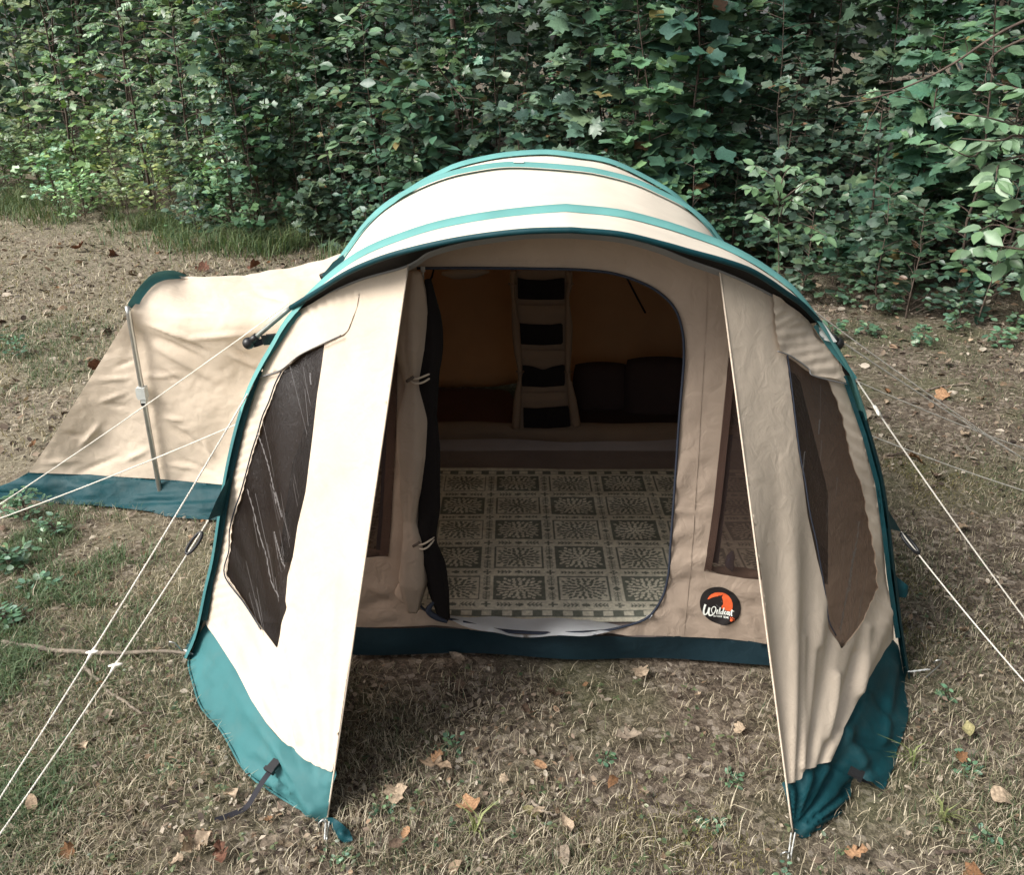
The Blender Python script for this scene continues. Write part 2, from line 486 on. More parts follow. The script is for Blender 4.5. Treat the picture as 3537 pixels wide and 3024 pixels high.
def make_ground_mat():
    m, n, l = new_mat('ground_leaf_litter')
    out = n.new('ShaderNodeOutputMaterial'); pr = n.new('ShaderNodeBsdfPrincipled')
    tc = n.new('ShaderNodeTexCoord')
    def noise(scale, det=6., rough=.6):
        z = n.new('ShaderNodeTexNoise'); z.inputs['Scale'].default_value = scale; z.inputs['Detail'].default_value = det
        z.inputs['Roughness'].default_value = rough
        l.new(tc.outputs['Object'], z.inputs['Vector']); return z
    def mix(fac, a, b, mode='MIX'):
        x = n.new('ShaderNodeMixRGB'); x.blend_type = mode
        if hasattr(fac, 'links'): l.new(fac, x.inputs['Fac'])
        else: x.inputs['Fac'].default_value = fac
        for s, v in (('Color1', a), ('Color2', b)):
            if hasattr(v, 'links'): l.new(v, x.inputs[s])
            else: x.inputs[s].default_value = (*v, 1)
        return x.outputs[0]
    vo = n.new('ShaderNodeTexVoronoi'); vo.inputs['Scale'].default_value = 42.; vo.inputs['Randomness'].default_value = 1.
    vz = noise(5., 3.)
    vm = n.new('ShaderNodeVectorMath'); vm.operation = 'MULTIPLY_ADD'
    vm.inputs[1].default_value = (.06, .06, .06); l.new(vz.outputs['Color'], vm.inputs[0]); l.new(tc.outputs['Object'], vm.inputs[2])
    l.new(vm.outputs[0], vo.inputs['Vector'])
    sep = n.new('ShaderNodeSeparateColor'); l.new(vo.outputs['Color'], sep.inputs[0])
    chips = ramp(n, [(0., (.030, .023, .019)), (.35, (.085, .067, .053)), (.65, (.17, .138, .108)), (.88, (.31, .262, .212)), (1., (.46, .40, .34))])
    l.new(sep.outputs[0], chips.inputs['Fac'])
    fine = noise(90., 5.)
    soil = ramp(n, [(.32, (.030, .024, .019)), (.52, (.115, .092, .070)), (.72, (.27, .225, .17))])
    l.new(fine.outputs['Fac'], soil.inputs['Fac'])
    base = mix(.55, chips.outputs['Color'], soil.outputs['Color'])
    gm = noise(1.1, 5.); gr = ramp(n, [(.46, (0, 0, 0)), (.62, (1, 1, 1))]); l.new(gm.outputs['Fac'], gr.inputs['Fac'])
    gcol = ramp(n, [(.32, (.040, .050, .026)), (.7, (.16, .165, .085))]); l.new(fine.outputs['Fac'], gcol.inputs['Fac'])
    gf = n.new('ShaderNodeMath'); gf.operation = 'MULTIPLY'; gf.inputs[1].default_value = .6
    l.new(gr.outputs['Color'], gf.inputs[0])
    base = mix(gf.outputs[0], base, gcol.outputs['Color'])
    # the ground turns paler, straw coloured, towards the left
    sx = n.new('ShaderNodeSeparateXYZ'); l.new(tc.outputs['Object'], sx.inputs[0])
    ma = n.new('ShaderNodeMath'); ma.operation = 'MULTIPLY_ADD'; ma.inputs[1].default_value = -.30; ma.inputs[2].default_value = -.50
    l.new(sx.outputs['X'], ma.inputs[0])
    mb_ = n.new('ShaderNodeMath'); mb_.operation = 'ADD'; l.new(ma.outputs[0], mb_.inputs[0]); l.new(gm.outputs['Fac'], mb_.inputs[1])
    mr = ramp(n, [(.40, (0, 0, 0)), (1.0, (.62, .62, .62))]); l.new(mb_.outputs[0], mr.inputs['Fac'])
    mid = noise(24., 8., .75); st = ramp(n, [(.34, (.05, .042, .032)), (.44, (.20, .17, .125)), (.56, (.34, .30, .225)), (.68, (.52, .47, .385))]); l.new(mid.outputs['Fac'], st.inputs['Fac'])
    base = mix(mr.outputs['Color'], base, st.outputs['Color'])
    l.new(base, pr.inputs['Base Color'])
    pr.inputs['Roughness'].default_value = .95; pr.inputs['Specular IOR Level'].default_value = .1
    bp = n.new('ShaderNodeBump'); bp.inputs['Strength'].default_value = .8; bp.inputs['Distance'].default_value = .02
    l.new(sep.outputs[1], bp.inputs['Height'])
    b2 = n.new('ShaderNodeBump'); b2.inputs['Strength'].default_value = .8; b2.inputs['Distance'].default_value = .01
    l.new(fine.outputs['Fac'], b2.inputs['Height']); l.new(bp.outputs[0], b2.inputs['Normal'])
    l.new(b2.outputs[0], pr.inputs['Normal'])
    l.new(pr.outputs[0], out.inputs['Surface'])
    return m
M_ground = make_ground_mat()

# ------------------------------------------------------------------ the ground
def ground_me():
    xs = np.concatenate([[-140, -70, -40, -25], np.linspace(-16, 16, 130), [25, 40, 70, 140]])
    ys = np.concatenate([[-140, -70, -30, -12, -5], np.linspace(-2, 24, 110), [32, 50, 90, 160]])
    X, Y = np.meshgrid(xs, ys)
    Z = .05 * (fbm(X * .5 + 9, Y * .5 + 3, 3) - .47) + .018 * (fbm(X * 3, Y * 3, 5) - .47)
    ins = np.clip((np.hypot((X - .1) / 2.2, (Y - 3.6) / 2.6) - .8) / .5, 0, 1)     # level under the tent
    Z = Z * ins - .012 * (1 - ins)
    V = np.stack([X, Y, Z], 2).reshape(-1, 3)
    m, k = X.shape
    i, j = np.meshgrid(np.arange(m - 1), np.arange(k - 1), indexing='ij'); a = (i * k + j).ravel()
    return mesh_from('ground', V, np.stack([a, a + 1, a + k + 1, a + k], 1))
g_o = obj('ground', ground_me(), M_ground); tag(g_o, kind='structure')
g_o['label'] = 'forest clearing floor of thin grass, moss and brown leaf litter'

# ------------------------------------------------------------------ the tent
tent = thing('canvas_tent', 'cream canvas dome tent with teal trim and its front porch flaps pegged open', 'tent', (0.1, 3.2, 0))
LF, RF = gp(657, 2262), gp(3122, 2330)                       # feet of the front hoop
P_H1 = Plane(np.cross(RF - LF, (0, .06, 1)), LF)
P_H2 = P_H1.shift(0.72)
P_H3 = P_H1.shift(1.36)
P_WALL = P_H1.shift(0.02)
h1_px = [(657, 2262), (697, 2170), (731, 2016), (757, 1903), (796, 1650), (836, 1470), (875, 1352), (915, 1268), (960, 1190), (1008, 1108), (1097, 1008),
         (1198, 921), (1278, 871), (1386, 827), (1531, 782), (1724, 748), (1931, 728), (2000, 731), (2145, 747), (2290, 784), (2386, 816),
         (2483, 852), (2591, 908), (2680, 968), (2735, 1015), (2800, 1100), (2858, 1190), (2912, 1282), (2950, 1390), (2986, 1501), (3030, 1668), (3053, 1830),
         (3072, 1991), (3100, 2197), (3122, 2330)]
H1 = smooth_curve(P_H1(h1_px), 121)
h2_px = [(1150, 945), (1179, 905), (1217, 852), (1270, 780), (1338, 717), (1434, 659), (1531, 619), (1627, 595), (1772, 578), (2000, 593), (2097, 610),
         (2193, 637), (2290, 681), (2362, 719), (2434, 777), (2478, 835)]
h3_px = [(1434, 654), (1507, 613), (1579, 580), (1676, 555), (1772, 540), (1893, 534), (2000, 547), (2072, 557), (2145, 581), (2241, 629), (2314, 672), (2367, 718)]
def full_hoop(px, plane, dy):
    U = plane(px)
    zl, zr = U[0, 2], U[-1, 2]
    half = len(H1) // 2
    L = H1[:half]; R = H1[half:][::-1]
    ys = H1[:, 1].mean()
    def side(S, p, z):
        zz = np.linspace(0, z - .09, 9)
        x1 = np.interp(zz, S[:, 2], S[:, 0]); xz = np.interp(z, S[:, 2], S[:, 0])
        x = x1 + (p[0] - xz) * np.clip(zz / z, 0, 1) ** 1.0
        y = np.interp(zz, S[:, 2], S[:, 1]) + dy
        return np.stack([x, y, zz], 1)
    A = side(L, U[0], zl); B = side(R, U[-1], zr)[::-1]
    return smooth_curve(np.vstack([A, U, B]), 121)
H2 = full_hoop(h2_px, P_H2, .72)
H3 = full_hoop(h3_px, P_H3, 1.36)

# visor in front of the first hoop
v_px = [(1005, 1063), (1094, 1008), (1193, 946), (1290, 903), (1386, 872), (1531, 838), (1676, 814), (1820, 799), (1960, 795), (2000, 797), (2145, 810),
        (2290, 844), (2386, 871), (2483, 897), (2579, 929), (2647, 966), (2714, 1012), (2772, 1053), (2830, 1113)]
z_px = [(1046, 1072), (1080, 1051), (1152, 1006), (1252, 963), (1387, 925), (1441, 900), (1483, 872), (1579, 843), (1724, 818), (1845, 806), (1990, 806),
        (2145, 820), (2275, 855), (2386, 900), (2483, 934), (2579, 975), (2676, 1026), (2753, 1079), (2794, 1120)]
vl = P_H1.shift(-.03)([v_px[0]])[0]; vr = P_H1.shift(-.03)([v_px[-1]])[0]
va = Plane((0, 1, 0), (0, 2.42, 0))([(1960, 795)])[0]
P_VIS = plane3(vl, vr, va)
zl_ = P_H1.shift(-.012)([z_px[0]])[0]; zr_ = P_H1.shift(-.012)([z_px[-1]])[0]
za = Plane((0, 1, 0), (0, 2.50, 0))([(1920, 803)])[0]
P_ZIP = plane3(zl_, zr_, za)
VIS = smooth_curve(P_VIS(v_px), 121)
ZIP = smooth_curve(P_ZIP(z_px), 121)

def sag(A, B, n, amt):
    """rows between two hoops, dipping a little midway like stretched cloth"""
    t = np.linspace(0, 1, n)
    ctr = np.array([.1, 0, .2])
    rows = []
    for k in t:
        r = A * (1 - k) + B * k
        d = r - ctr; d[:, 1] = 0; d /= np.linalg.norm(d, axis=1)[:, None]
        rows.append(r - d * amt * 4 * k * (1 - k))
    return rows

# visor cloth runs from its edge back to the first hoop; match by arc position on the upper hoop
i0 = int(np.argmin(np.linalg.norm(H1 - vl, axis=1))); i1 = int(np.argmin(np.linalg.norm(H1 - vr, axis=1)))
H1v = smooth_curve(H1[i0:i1 + 1], 121)
V, F = loft_vf(sag(VIS, H1v, 7, -.005)); roofA = obj('visor_canopy', mesh_from('visor_canopy', V, F), M_roof, tent)
V, F = loft_vf(sag(H1, H2, 10, .030))
SK = 16
def split_rows(V, n, m):
    return V
roofB = obj('roof_panel', mesh_from('roof_panel', V, F), M_roof, tent)
V, F = loft_vf(sag(H2, H3, 9, .022)); obj('roof_panel', mesh_from('roof_panel', V, F), M_roof, tent)

def band(curve, width_front, width_back, lift, name='hoop_sleeve', i0=0, i1=None, mat=None):
    C = curve[i0:i1]
    ctr = np.array([.1, 0, .2])
    d = C - ctr; d[:, 1] = 0; d /= np.linalg.norm(d, axis=1)[:, None]
    rows = []
    for k, b in ((0, 0.002), (.12, .010), (.35, .017), (.65, .017), (.88, .010), (1, 0.002)):
        y = -width_front + (width_front + width_back) * k
        r = C + d * (lift + b); r = r + np.array([0, y, 0]); rows.append(r)
    V, F = loft_vf(rows)
    return obj(name, mesh_from(name, V, F), mat or M_sleeve_glare, tent)
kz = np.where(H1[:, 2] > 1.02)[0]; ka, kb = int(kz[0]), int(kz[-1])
b1 = band(H1, .055, .03, .004, i0=ka, i1=kb + 1)  # upper hoop paled as if sunlit; lower left lit, lower right shaded tone
band(H1, .045, .03, .004, i0=0, i1=ka + 1, mat=M_teal_lit); band(H1, .03, .03, .004, i0=kb, mat=M_teal)
b2 = band(H2, .03, .03, .004)
b3 = band(H3, .04, .05, .004)
# seams where each sleeve is joined near its middle
for crv, px, w in ((H2, (1778, 575), .035),):
    q = (P_H1 if crv is H1 else P_H2)([px])[0]
    i = int(np.argmin(np.linalg.norm(crv - q, axis=1)))
    t = crv[i + 1] - crv[i - 1]; t /= np.linalg.norm(t); nrm = np.array([-t[2], 0, t[0]]); nrm *= np.sign(nrm[2])
    mb = MB(); mb.box(crv[i] + nrm * .0215 + np.array([0, -.012 if crv is H1 else 0, 0]), [t, (0, 1, 0), nrm], (.004 if crv is H1 else .020, w * .55, .0015))
    obj('sleeve_seam', mb.me('sleeve_seam', False), M_teal_lit if crv is H1 else M_white, b1 if crv is H1 else b2)

# mud skirt along both sides
for A_, B_ in ((H1, H2), (H2, H3)):
    for rev in (False, True):
        rows = []
        for f in np.linspace(0, 1, 6):
            c = A_ * (1 - f) + B_ * f; c = c[::-1] if rev else c
            c = c[:40]; q = c[c[:, 2] < .20]; q = resample(q, n=8) + np.array([(.012 if rev else -.012), 0, 0]); q[0, 2] = .002
            q[:3, 0] += (.02 if rev else -.02) * np.array([1, .6, .3]); rows.append(q)
        V, F = loft_vf(rows); obj('mud_skirt', mesh_from('mud_skirt', V, F), M_teal, tent)
# visor trim, black lining, zip
V, F = tube_vf(VIS, .0085, 8); obj('visor_trim', mesh_from('visor_trim', V, F), M_teal, tent)
V, F = loft_vf(sag(VIS + np.array([0, .004, -.006]), ZIP, 5, -.004)); obj('visor_lining', mesh_from('visor_lining', V, F), M_black, tent)
V, F = tube_vf(ZIP, .0055, 6); zipo = obj('visor_zip', mesh_from('visor_zip', V, F), M_zip, tent)
V, F = loft_vf([ZIP + np.array([0, .004, -.002]), ZIP + np.array([0, .03, -.022])]); obj('zip_flap', mesh_from('zip_flap', V, F), M_zip, zipo)

# visor pole ends, ball tips, straps to the main hoop
def pole_end(pa, pb, ya, yb, strap_px, nm=1):
    A = P_H1.shift(ya)([pa])[0]; B = P_H1.shift(yb)([pb])[0]
    V, F = tube_vf(lerp_pts(A, B, 6), .0085, 10); o = obj('visor_pole', mesh_from('visor_pole', V, F), M_pole_grey, tent)
    d = (B - A) / np.linalg.norm(B - A)
    mb = MB(); t = np.linspace(-1, 1, 9); mb.tube(B + d * .010 + d * .021 * t[:, None], .021 * np.sqrt(np.maximum(.02, 1 - t ** 2)), 12)
    mb.tube(lerp_pts(B - d * .03, B, 3), .013, 10)
    obj('ball_tip', mb.me('ball_tip'), M_plastic, o)
    if strap_px:
        S = P_H1.shift(yb)([p for p in strap_px]); S[-1] = P_H1.shift(0)([strap_px[-1]])[0]
        S = smooth_curve(S, 14)
        up = np.array([-.12, -.25, .96]); rows = [S - up * .012, S + up * .012]
        V, F = loft_vf(rows); s = obj('pole_strap', mesh_from('pole_strap', V, F), M_strap, tent)
        k = S[10]; dd = S[11] - S[9]; dd /= np.linalg.norm(dd); nn = np.cross(dd, up)
        mb = MB(); mb.box(k, [dd, up, nn], (.022, .016, .006)); mb.box(S[7], [dd, up, nn], (.012, .017, .005))
        obj('strap_buckle', mb.me('strap_buckle', False), M_plastic, s)
pole_end((1010, 1058), (866, 1180), -.02, -.02, [(858, 1192), (885, 1188), (930, 1172), (975, 1168)])
pole_end((2826, 1108), (2889, 1182), -.02, .03, [(2895, 1196), (2885, 1205), (2872, 1212)])
# tail of the second hoop's pole poking out of its sleeve
A = P_H2([(1150, 940)])[0]; B = P_H2([(1113, 957)])[0]
V, F = tube_vf(lerp_pts(A, B + (B - A) * .1, 4), .015, 10); obj('pole_tail', mesh_from('pole_tail', V, F), M_plastic, tent)
V, F = loft_vf([P_H2.shift(-.04)([(1112, 950), (1130, 930), (1150, 905), (1185, 880)]), P_H2.shift(-.04)([(1120, 962), (1142, 945), (1170, 925), (1195, 900)])])
obj('sleeve_tab', mesh_from('sleeve_tab', V, F), M_teal, tent)

# ---------------------------------------------- front wall with the door opening
door_px = [(1440, 927), (1600, 926), (1750, 927), (1950, 930), (2050, 935), (2120, 945), (2180, 962), (2250, 992), (2300, 1027), (2330, 1065), (2352, 1115), (2362, 1175),
           (2363, 1250), (2356, 1330), (2346, 1450), (2336, 1600), (2326, 1750), (2315, 1900), (2308, 1990), (2300, 2032), (2280, 2085), (2241, 2133), (2169, 2162), (2096, 2180),
           (2024, 2186), (1879, 2190), (1758, 2186), (1667, 2169), (1560, 2140), (1500, 2128), (1440, 2100), (1432, 1700), (1428, 1300)]
door_s = np.array(resample(np.array(door_px, float), n=260))
seam_px = [(1219, 2167), (1300, 2169), (1493, 2161), (1667, 2180), (1800, 2193), (1900, 2197), (2100, 2192), (2200, 2196), (2352, 2201), (2505, 2208), (2657, 2227), (2760, 2240)]
lb = [tuple(p) for p in proj(H1 + np.array([.035, .02, 0]))[0][6:42][::-1]]
rb = [tuple(p) for p in proj(H1 + np.array([-.035, .02, 0]))[0][80:115]]
top = [tuple(p + np.array([0, -10])) for p in np.array(z_px[2:-2], float)]
lz = [p for p in proj(H1 + np.array([.035, .02, 0]))[0][:44] if 1045 < p[1] < 2170]
rz = [p for p in proj(H1 + np.array([-.035, .02, 0]))[0][70:] if 1090 < p[1] < 2235]
wall_px = [tuple(p) for p in lz] + top + [tuple(p) for p in rz] + [(x, y) for x, y in seam_px[::-1]]
winL = [(1130, 1260), (1375, 1225), (1368, 1500), (1352, 1800), (1343, 1920), (1250, 1928), (960, 1945), (1010, 1600)]
winR = [(2518, 1236), (2500, 1400), (2480, 1600), (2458, 1800), (2431, 1972), (2480, 1985), (2560, 1998), (2650, 2006), (2860, 2020), (2860, 1700), (2760, 1300), (2650, 1240)]
def wall_disp(Q):
    x, y = Q[:, 0], Q[:, 1]
    d = .010 * (fbm(x / 110, y / 70, 21) - .47) + .006 * np.abs(fbm(x / 55 + y / 140, y / 45, 31) - .47)
    # short horizontal puckers along the door edge on the right
    dd, s = line_dist(Q, door_s[110:190])
    d += .007 * np.sin(s / 15 + 5 * vnoise(x / 60, y / 60, 4)) * np.exp(-dd / 90) * (x > 2000)
    for a, b, w, A in CREASE_WALL:
        r, t = seg_dist(Q, a, b); d += A * np.exp(-(r / w) ** 2) * np.sin(np.pi * np.clip(t, .02, .98))
    return d
CREASE_WALL = [((2330, 1970), (2480, 1900), 12, .010), ((2330, 2010), (2420, 1990), 9, -.008), ((2560, 2120), (2640, 2230), 14, .010), ((2460, 2190), (2560, 2110), 16, .010),
               ((2360, 2110), (2440, 2180), 12, -.008), ((2500, 2030), (2640, 2060), 10, .010), ((2540, 2080), (2650, 2110), 9, -.008), ((2400, 2030), (2480, 2010), 10, .008),
               ((1240, 2000), (1380, 2080), 14, .012), ((1230, 2110), (1400, 2050), 14, -.010), ((1260, 2140), (1400, 2120), 10, .010), ((2380, 1800), (2440, 1830), 8, .006), ((2370, 1740), (2440, 1760), 8, -.006)]
nW = P_WALL.n / np.linalg.norm(P_WALL.n)
if nW[1] > 0: nW = -nW
def WALLD(q):
    q = np.atleast_2d(np.asarray(q, float)); return P_WALL(q) + nW * wall_disp(q)[:, None]
front = panel('front_wall', wall_px, P_WALL, M_canvas_shade, tent, holes=[door_px, winL, winR], step=17, disp=wall_disp)
for w in (winL, winR):
    panel('window', w, P_WALL.shift(.006), M_win2, front, step=40)
    # clear plastic edging and the stitched frame
V, F = ribbon_px(resample(np.array(winR[:5], float), n=20) + np.array([12, 0]), 26, WALLD, .004); obj('window_edging', mesh_from('window_edging', V, F), M_reddish, front)
V, F = ribbon_px(resample(np.array(winL[1:5], float), n=20) + np.array([-16, 0]), 30, WALLD, .004); obj('window_edging', mesh_from('window_edging', V, F), M_reddish, front)
V, F = ribbon_px(resample(np.array([(2520, 1500), (2505, 1650), (2487, 1800), (2470, 1945)], float), n=16), 22, P_WALL.shift(.03)); obj('window_zip', mesh_from('window_zip', V, F), M_tape, front)
V, F = ribbon_px(resample(np.array([(1335, 1350), (1325, 1700), (1308, 1900)], float), n=16), 18, P_WALL.shift(.03)); obj('window_zip', mesh_from('window_zip', V, F), M_tape, front)
# crumpled roll of the unzipped inner flaps in the foot of each window
def crumple(px, rad, surf, seed, n=46, sides=14, squash=.7):
    C = smooth_curve(surf(px), n)
    r = np.zeros((n, sides))
    for i in range(n):
        for k in range(sides):
            r[i, k] = rad * (.6 + .8 * vnoise(i * .16, k * .8, seed)) * (1 if k % 2 else .93)
        r[i] *= min(1, .25 + 3 * min(i, n - 1 - i) / n)
    return tube_vf(C, r, sides)
V, F = crumple([(2436, 1962), (2490, 1972), (2560, 1985), (2650, 1995), (2760, 2000)], .026, P_WALL.shift(.05), 3); obj('window_flap', mesh_from('window_flap', V, F), M_canvas_shade, front)
V, F = crumple([(1000, 1935), (1150, 1925), (1250, 1915), (1345, 1905)], .028, P_WALL.shift(.05), 9); obj('window_flap', mesh_from('window_flap', V, F), M_canvas_shade, front)
V, F = crumple([(2530, 1905), (2522, 1940), (2530, 1975)], .016, P_WALL.shift(.02), 5, 20, 10); obj('flap_tie', mesh_from('flap_tie', V, F), M_tape, front)
# piping of the door zip
V, F = tube_vf(smooth_curve(P_WALL.shift(-.006)(door_s[::6][:38]), 200), .0048, 6); obj('door_piping', mesh_from('door_piping', V, F), M_piping, front)
# seams and facings on the wall: vertical facing strip right of the door, yoke seam above the window
for line, w in (([(2440, 935), (2436, 1100), (2432, 1195), (2528, 1205)], 7), ([(2432, 1195), (2420, 1400), (2408, 1600), (2395, 1800), (2380, 2000), (2360, 2195)], 5), ([(2515, 1200), (2500, 1400), (2478, 1600), (2455, 1800), (2428, 1972)], 5), ([(1470, 905), (1700, 903), (1950, 905), (2080, 912)], 4)):
    V, F = ribbon_px(resample(np.array(line, float), n=40), w, WALLD, .002); obj('wall_seam', mesh_from('wall_seam', V, F), M_canvas_shade, front)
# white groundsheet lip in the doorway
lipP = Surf(np.vstack([P_WALL.shift(.01)([(1560, 2140), (1758, 2186), (1879, 2190), (2096, 2180), (2241, 2133)]), ground([(1540, 2122), (1800, 2128), (2000, 2133), (2230, 2132)], .05)]))
panel('threshold', [(1520, 2125), (1640, 2132), (1800, 2136), (2000, 2140), (2200, 2132), (2255, 2120), (2230, 2150), (2169, 2172), (2096, 2188), (2024, 2195), (1879, 2202), (1758, 2198), (1667, 2182), (1600, 2160)], lipP, M_lip, front, step=14,
      disp=lambda Q: .004 * np.sin(Q[:, 0] / 33))
V, F = tube_vf(smooth_curve(lipP([(1600, 2148), (1700, 2172), (1800, 2182), (1900, 2186), (2000, 2184), (2100, 2178)]), 50), .0035, 6); obj('threshold_hem', mesh_from('threshold_hem', V, F), M_piping, front)
# mud skirt under the front wall
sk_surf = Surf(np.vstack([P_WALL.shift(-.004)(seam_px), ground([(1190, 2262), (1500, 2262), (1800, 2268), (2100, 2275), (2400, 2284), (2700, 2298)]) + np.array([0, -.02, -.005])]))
panel('mud_skirt', seam_px + [(2770, 2300), (2664, 2294), (2300, 2282), (1783, 2266), (1300, 2258), (1190, 2256)], sk_surf, M_skirt_shade, tent, step=16,
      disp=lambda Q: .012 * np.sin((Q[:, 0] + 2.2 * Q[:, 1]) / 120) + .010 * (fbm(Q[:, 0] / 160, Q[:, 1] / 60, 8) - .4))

# rolled-back door: canvas roll and the black mosquito mesh beside it
def roll(px, rad, surf, seed, sides=18, n=110, lump=.30):
    P = smooth_curve(surf(px), n)
    R = np.interp(np.linspace(0, 1, n), np.linspace(0, 1, len(rad)), rad)
    rr = np.zeros((n, sides))
    for i in range(n):
        k = np.arange(sides)
        rr[i] = R[i] * (1 - lump / 2 + lump * vnoise(k * .9 + .4 * vnoise(i * .08, 0, seed), np.full(sides, i * .045), seed)) * (1 + .10 * np.cos(k * 2 * np.pi / sides * 5 + i * .03))
    return tube_vf(P, rr, sides)
doorP = P_WALL.shift(-.055)
V, F = roll([(1432, 938), (1428, 1100), (1425, 1200), (1428, 1296), (1430, 1420), (1428, 1600), (1418, 1780), (1430, 1872), (1428, 1960), (1424, 2040), (1426, 2110)],
            [.018, .050, .050, .026, .050, .056, .048, .030, .052, .056, .022], doorP, 41)
droll = obj('rolled_door', mesh_from('rolled_door', V, F), M_canvas_shade, tent)
V, F = roll([(1478, 965), (1487, 1060), (1495, 1150), (1490, 1230), (1482, 1297), (1484, 1400), (1487, 1560), (1480, 1750), (1472, 1872), (1500, 1960), (1515, 2050), (1535, 2140)],
            [.010, .030, .036, .032, .022, .030, .034, .040, .034, .038, .036, .020], P_WALL.shift(-.05), 77, lump=.18)
obj('mesh_roll', mesh_from('mesh_roll', V, F), M_mesh, droll)
V, F = roll([(1502, 2075), (1480, 2110), (1510, 2135), (1545, 2150)], [.004, .012, .012, .006], P_WALL.shift(-.075), 5, 8, 20); obj('roll_binding', mesh_from('roll_binding', V, F), M_piping, droll)
# crumpled hem of the canvas roll
V, F = crumple([(1390, 2000), (1405, 2020), (1395, 2060), (1430, 2090)], .026, P_WALL.shift(-.06), 15, 24, 12); obj('roll_hem', mesh_from('roll_hem', V, F), M_canvas_shade, droll)
for yy, xa, xb in ((1297, 1408, 1496), (1868, 1430, 1500)):
    for q in range(2):
        c = P_WALL.shift(-.075)([((xa + xb) / 2, yy + q * 12)])[0]
        a = np.linspace(0, 2 * np.pi, 26); w = (xb - xa) / 2 / FPX * 3.0
        L = c + np.stack([np.cos(a) * w, -.055 * np.sin(a) + .03, .008 * np.sin(a * 2 + q)], 1)
        V, F = tube_vf(L, .0035, 6); obj('door_tie', mesh_from('door_tie', V, F), M_canvas, droll)
    mb = MB(); c = P_WALL.shift(-.13)([(xa + 8, yy + 14)])[0]
    mb.tube(lerp_pts(c + (-.012, 0, -.008), c + (.012, 0, .008), 5), .0055, 8); obj('toggle', mb.me('toggle'), M_bark, droll)
# zip slider at the top corner of the door
mb = MB(); c = P_WALL.shift(-.01)([(1461, 930)])[0]
mb.box(c, np.eye(3), (.007, .005, .009)); mb.tube([c + (0, -.004, -.006), c + (.001, -.010, -.018), c + (.0, -.008, -.032)], .003, 6)
obj('zip_slider', mb.me('zip_slider', False), M_steel, front)

# ---------------------------------------------- the two porch flaps
def flap(outer_px, inner_a, inner_b, bottom_px, seam, seam_z, extra=()):
    """surface through the hoop edge, the free front edge and the pegged ground line"""
    P = [P_H1.shift(-.012)(outer_px), lerp_pts(inner_a, inner_b, 12), ground(bottom_px)]
    if seam is not None: P.append(np.vstack([ground([p], z) for p, z in zip(seam, seam_z)]))
    P += list(extra)
    return Surf(np.vstack(P))

# left flap
Lo = [(1046, 1072), (1010, 1110), (960, 1195), (917, 1272), (877, 1358), (838, 1475), (798, 1655), (758, 1910), (733, 2020), (708, 2150)]
L_ia = P_ZIP([(1410, 914)])[0]; L_ib = gp(1131, 2826, .012)
L_bot = [(655, 2262), (652, 2300), (662, 2344), (695, 2446), (765, 2529), (848, 2668), (956, 2751), (1060, 2812)]
L_seam = [(712, 2160), (758, 2228), (812, 2314), (871, 2423), (921, 2500), (971, 2563), (1006, 2583), (1038, 2617), (1095, 2649), (1146, 2671)]
L_extra = [P_ZIP([(1080, 1053), (1152, 1008), (1252, 965), (1387, 927)])]
SL = flap(Lo, L_ia, L_ib, L_bot, [(758, 2228), (871, 2423), (971, 2563)], [.16, .15, .14], L_extra)
L_inner = [tuple(p) for p in proj(lerp_pts(L_ia, L_ib, 30))[0]]
L_in_cream = [p for p in L_inner if p[1] < 2668]; L_in_teal = [p for p in L_inner if p[1] > 2674]
Lwin = [(1121, 1189), (1112, 1261), (1094, 1374), (1076, 1532), (1055, 1700), (1029, 1813), (1011, 1926), (991, 1994), (984, 2075), (989, 2102), (970, 2174), (952, 2242),
        (907, 2174), (850, 2085), (781, 1987), (796, 1903), (799, 1831), (817, 1759), (835, 1709), (857, 1630), (877, 1555), (895, 1501), (912, 1440), (935, 1388), (955, 1330), (978, 1284), (1044, 1223)]
def fan(Q, c, k, A, r0, seed):
    d = Q - np.array(c); a = np.arctan2(d[:, 0], -d[:, 1]); r = np.linalg.norm(d, axis=1)
    e = np.exp(-((r - r0) / (r0 * .8)) ** 2)
    return A * e * (np.sin(a * k + 2.5 * vnoise(a * k * .3, r / 700, seed)) * .7 + .8 * (vnoise(a * k * .5, r / 900, seed + 3) - .5))
def gather(Q, line, lam, A, reach, seed, slant=0.0):
    d, s = line_dist(Q, line)
    s = s + slant * d
    return A * np.sin(2 * np.pi * s / lam + 3 * vnoise(s / lam * .5, d / reach, seed)) * np.exp(-d / reach) * np.clip(d / 25, .08, 1) * (.4 + 1.2 * vnoise(s / (3 * lam), d * 0, seed + 1))
def left_disp(Q):
    w = fan(Q, (1131, 2840), 55, .006, 500, 2)
    w += gather(Q, Lo[3:], 34, .004, 60, 4, .5)
    w += .006 * (fbm(Q[:, 0] / 120, Q[:, 1] / 300, 12) - .47)
    for a, b, wd, A in (((985, 2380), (1010, 2600), 8, -.010), ((970, 2290), (1030, 2560), 10, .006), ((1010, 2100), (1030, 2230), 9, -.006)):
        r, t = seg_dist(Q, a, b); w += A * np.exp(-(r / wd) ** 2)
    return w
L_cream = Lo + L_seam[0:] + L_in_cream[::-1] + [(1387, 927), (1252, 965), (1152, 1008), (1080, 1053)]
flapL = panel('porch_flap', L_cream, SL, M_canvas, tent, holes=[Lwin], step=11, disp=left_disp)
flapL['label'] = 'sunlit cream flap with a vinyl window'
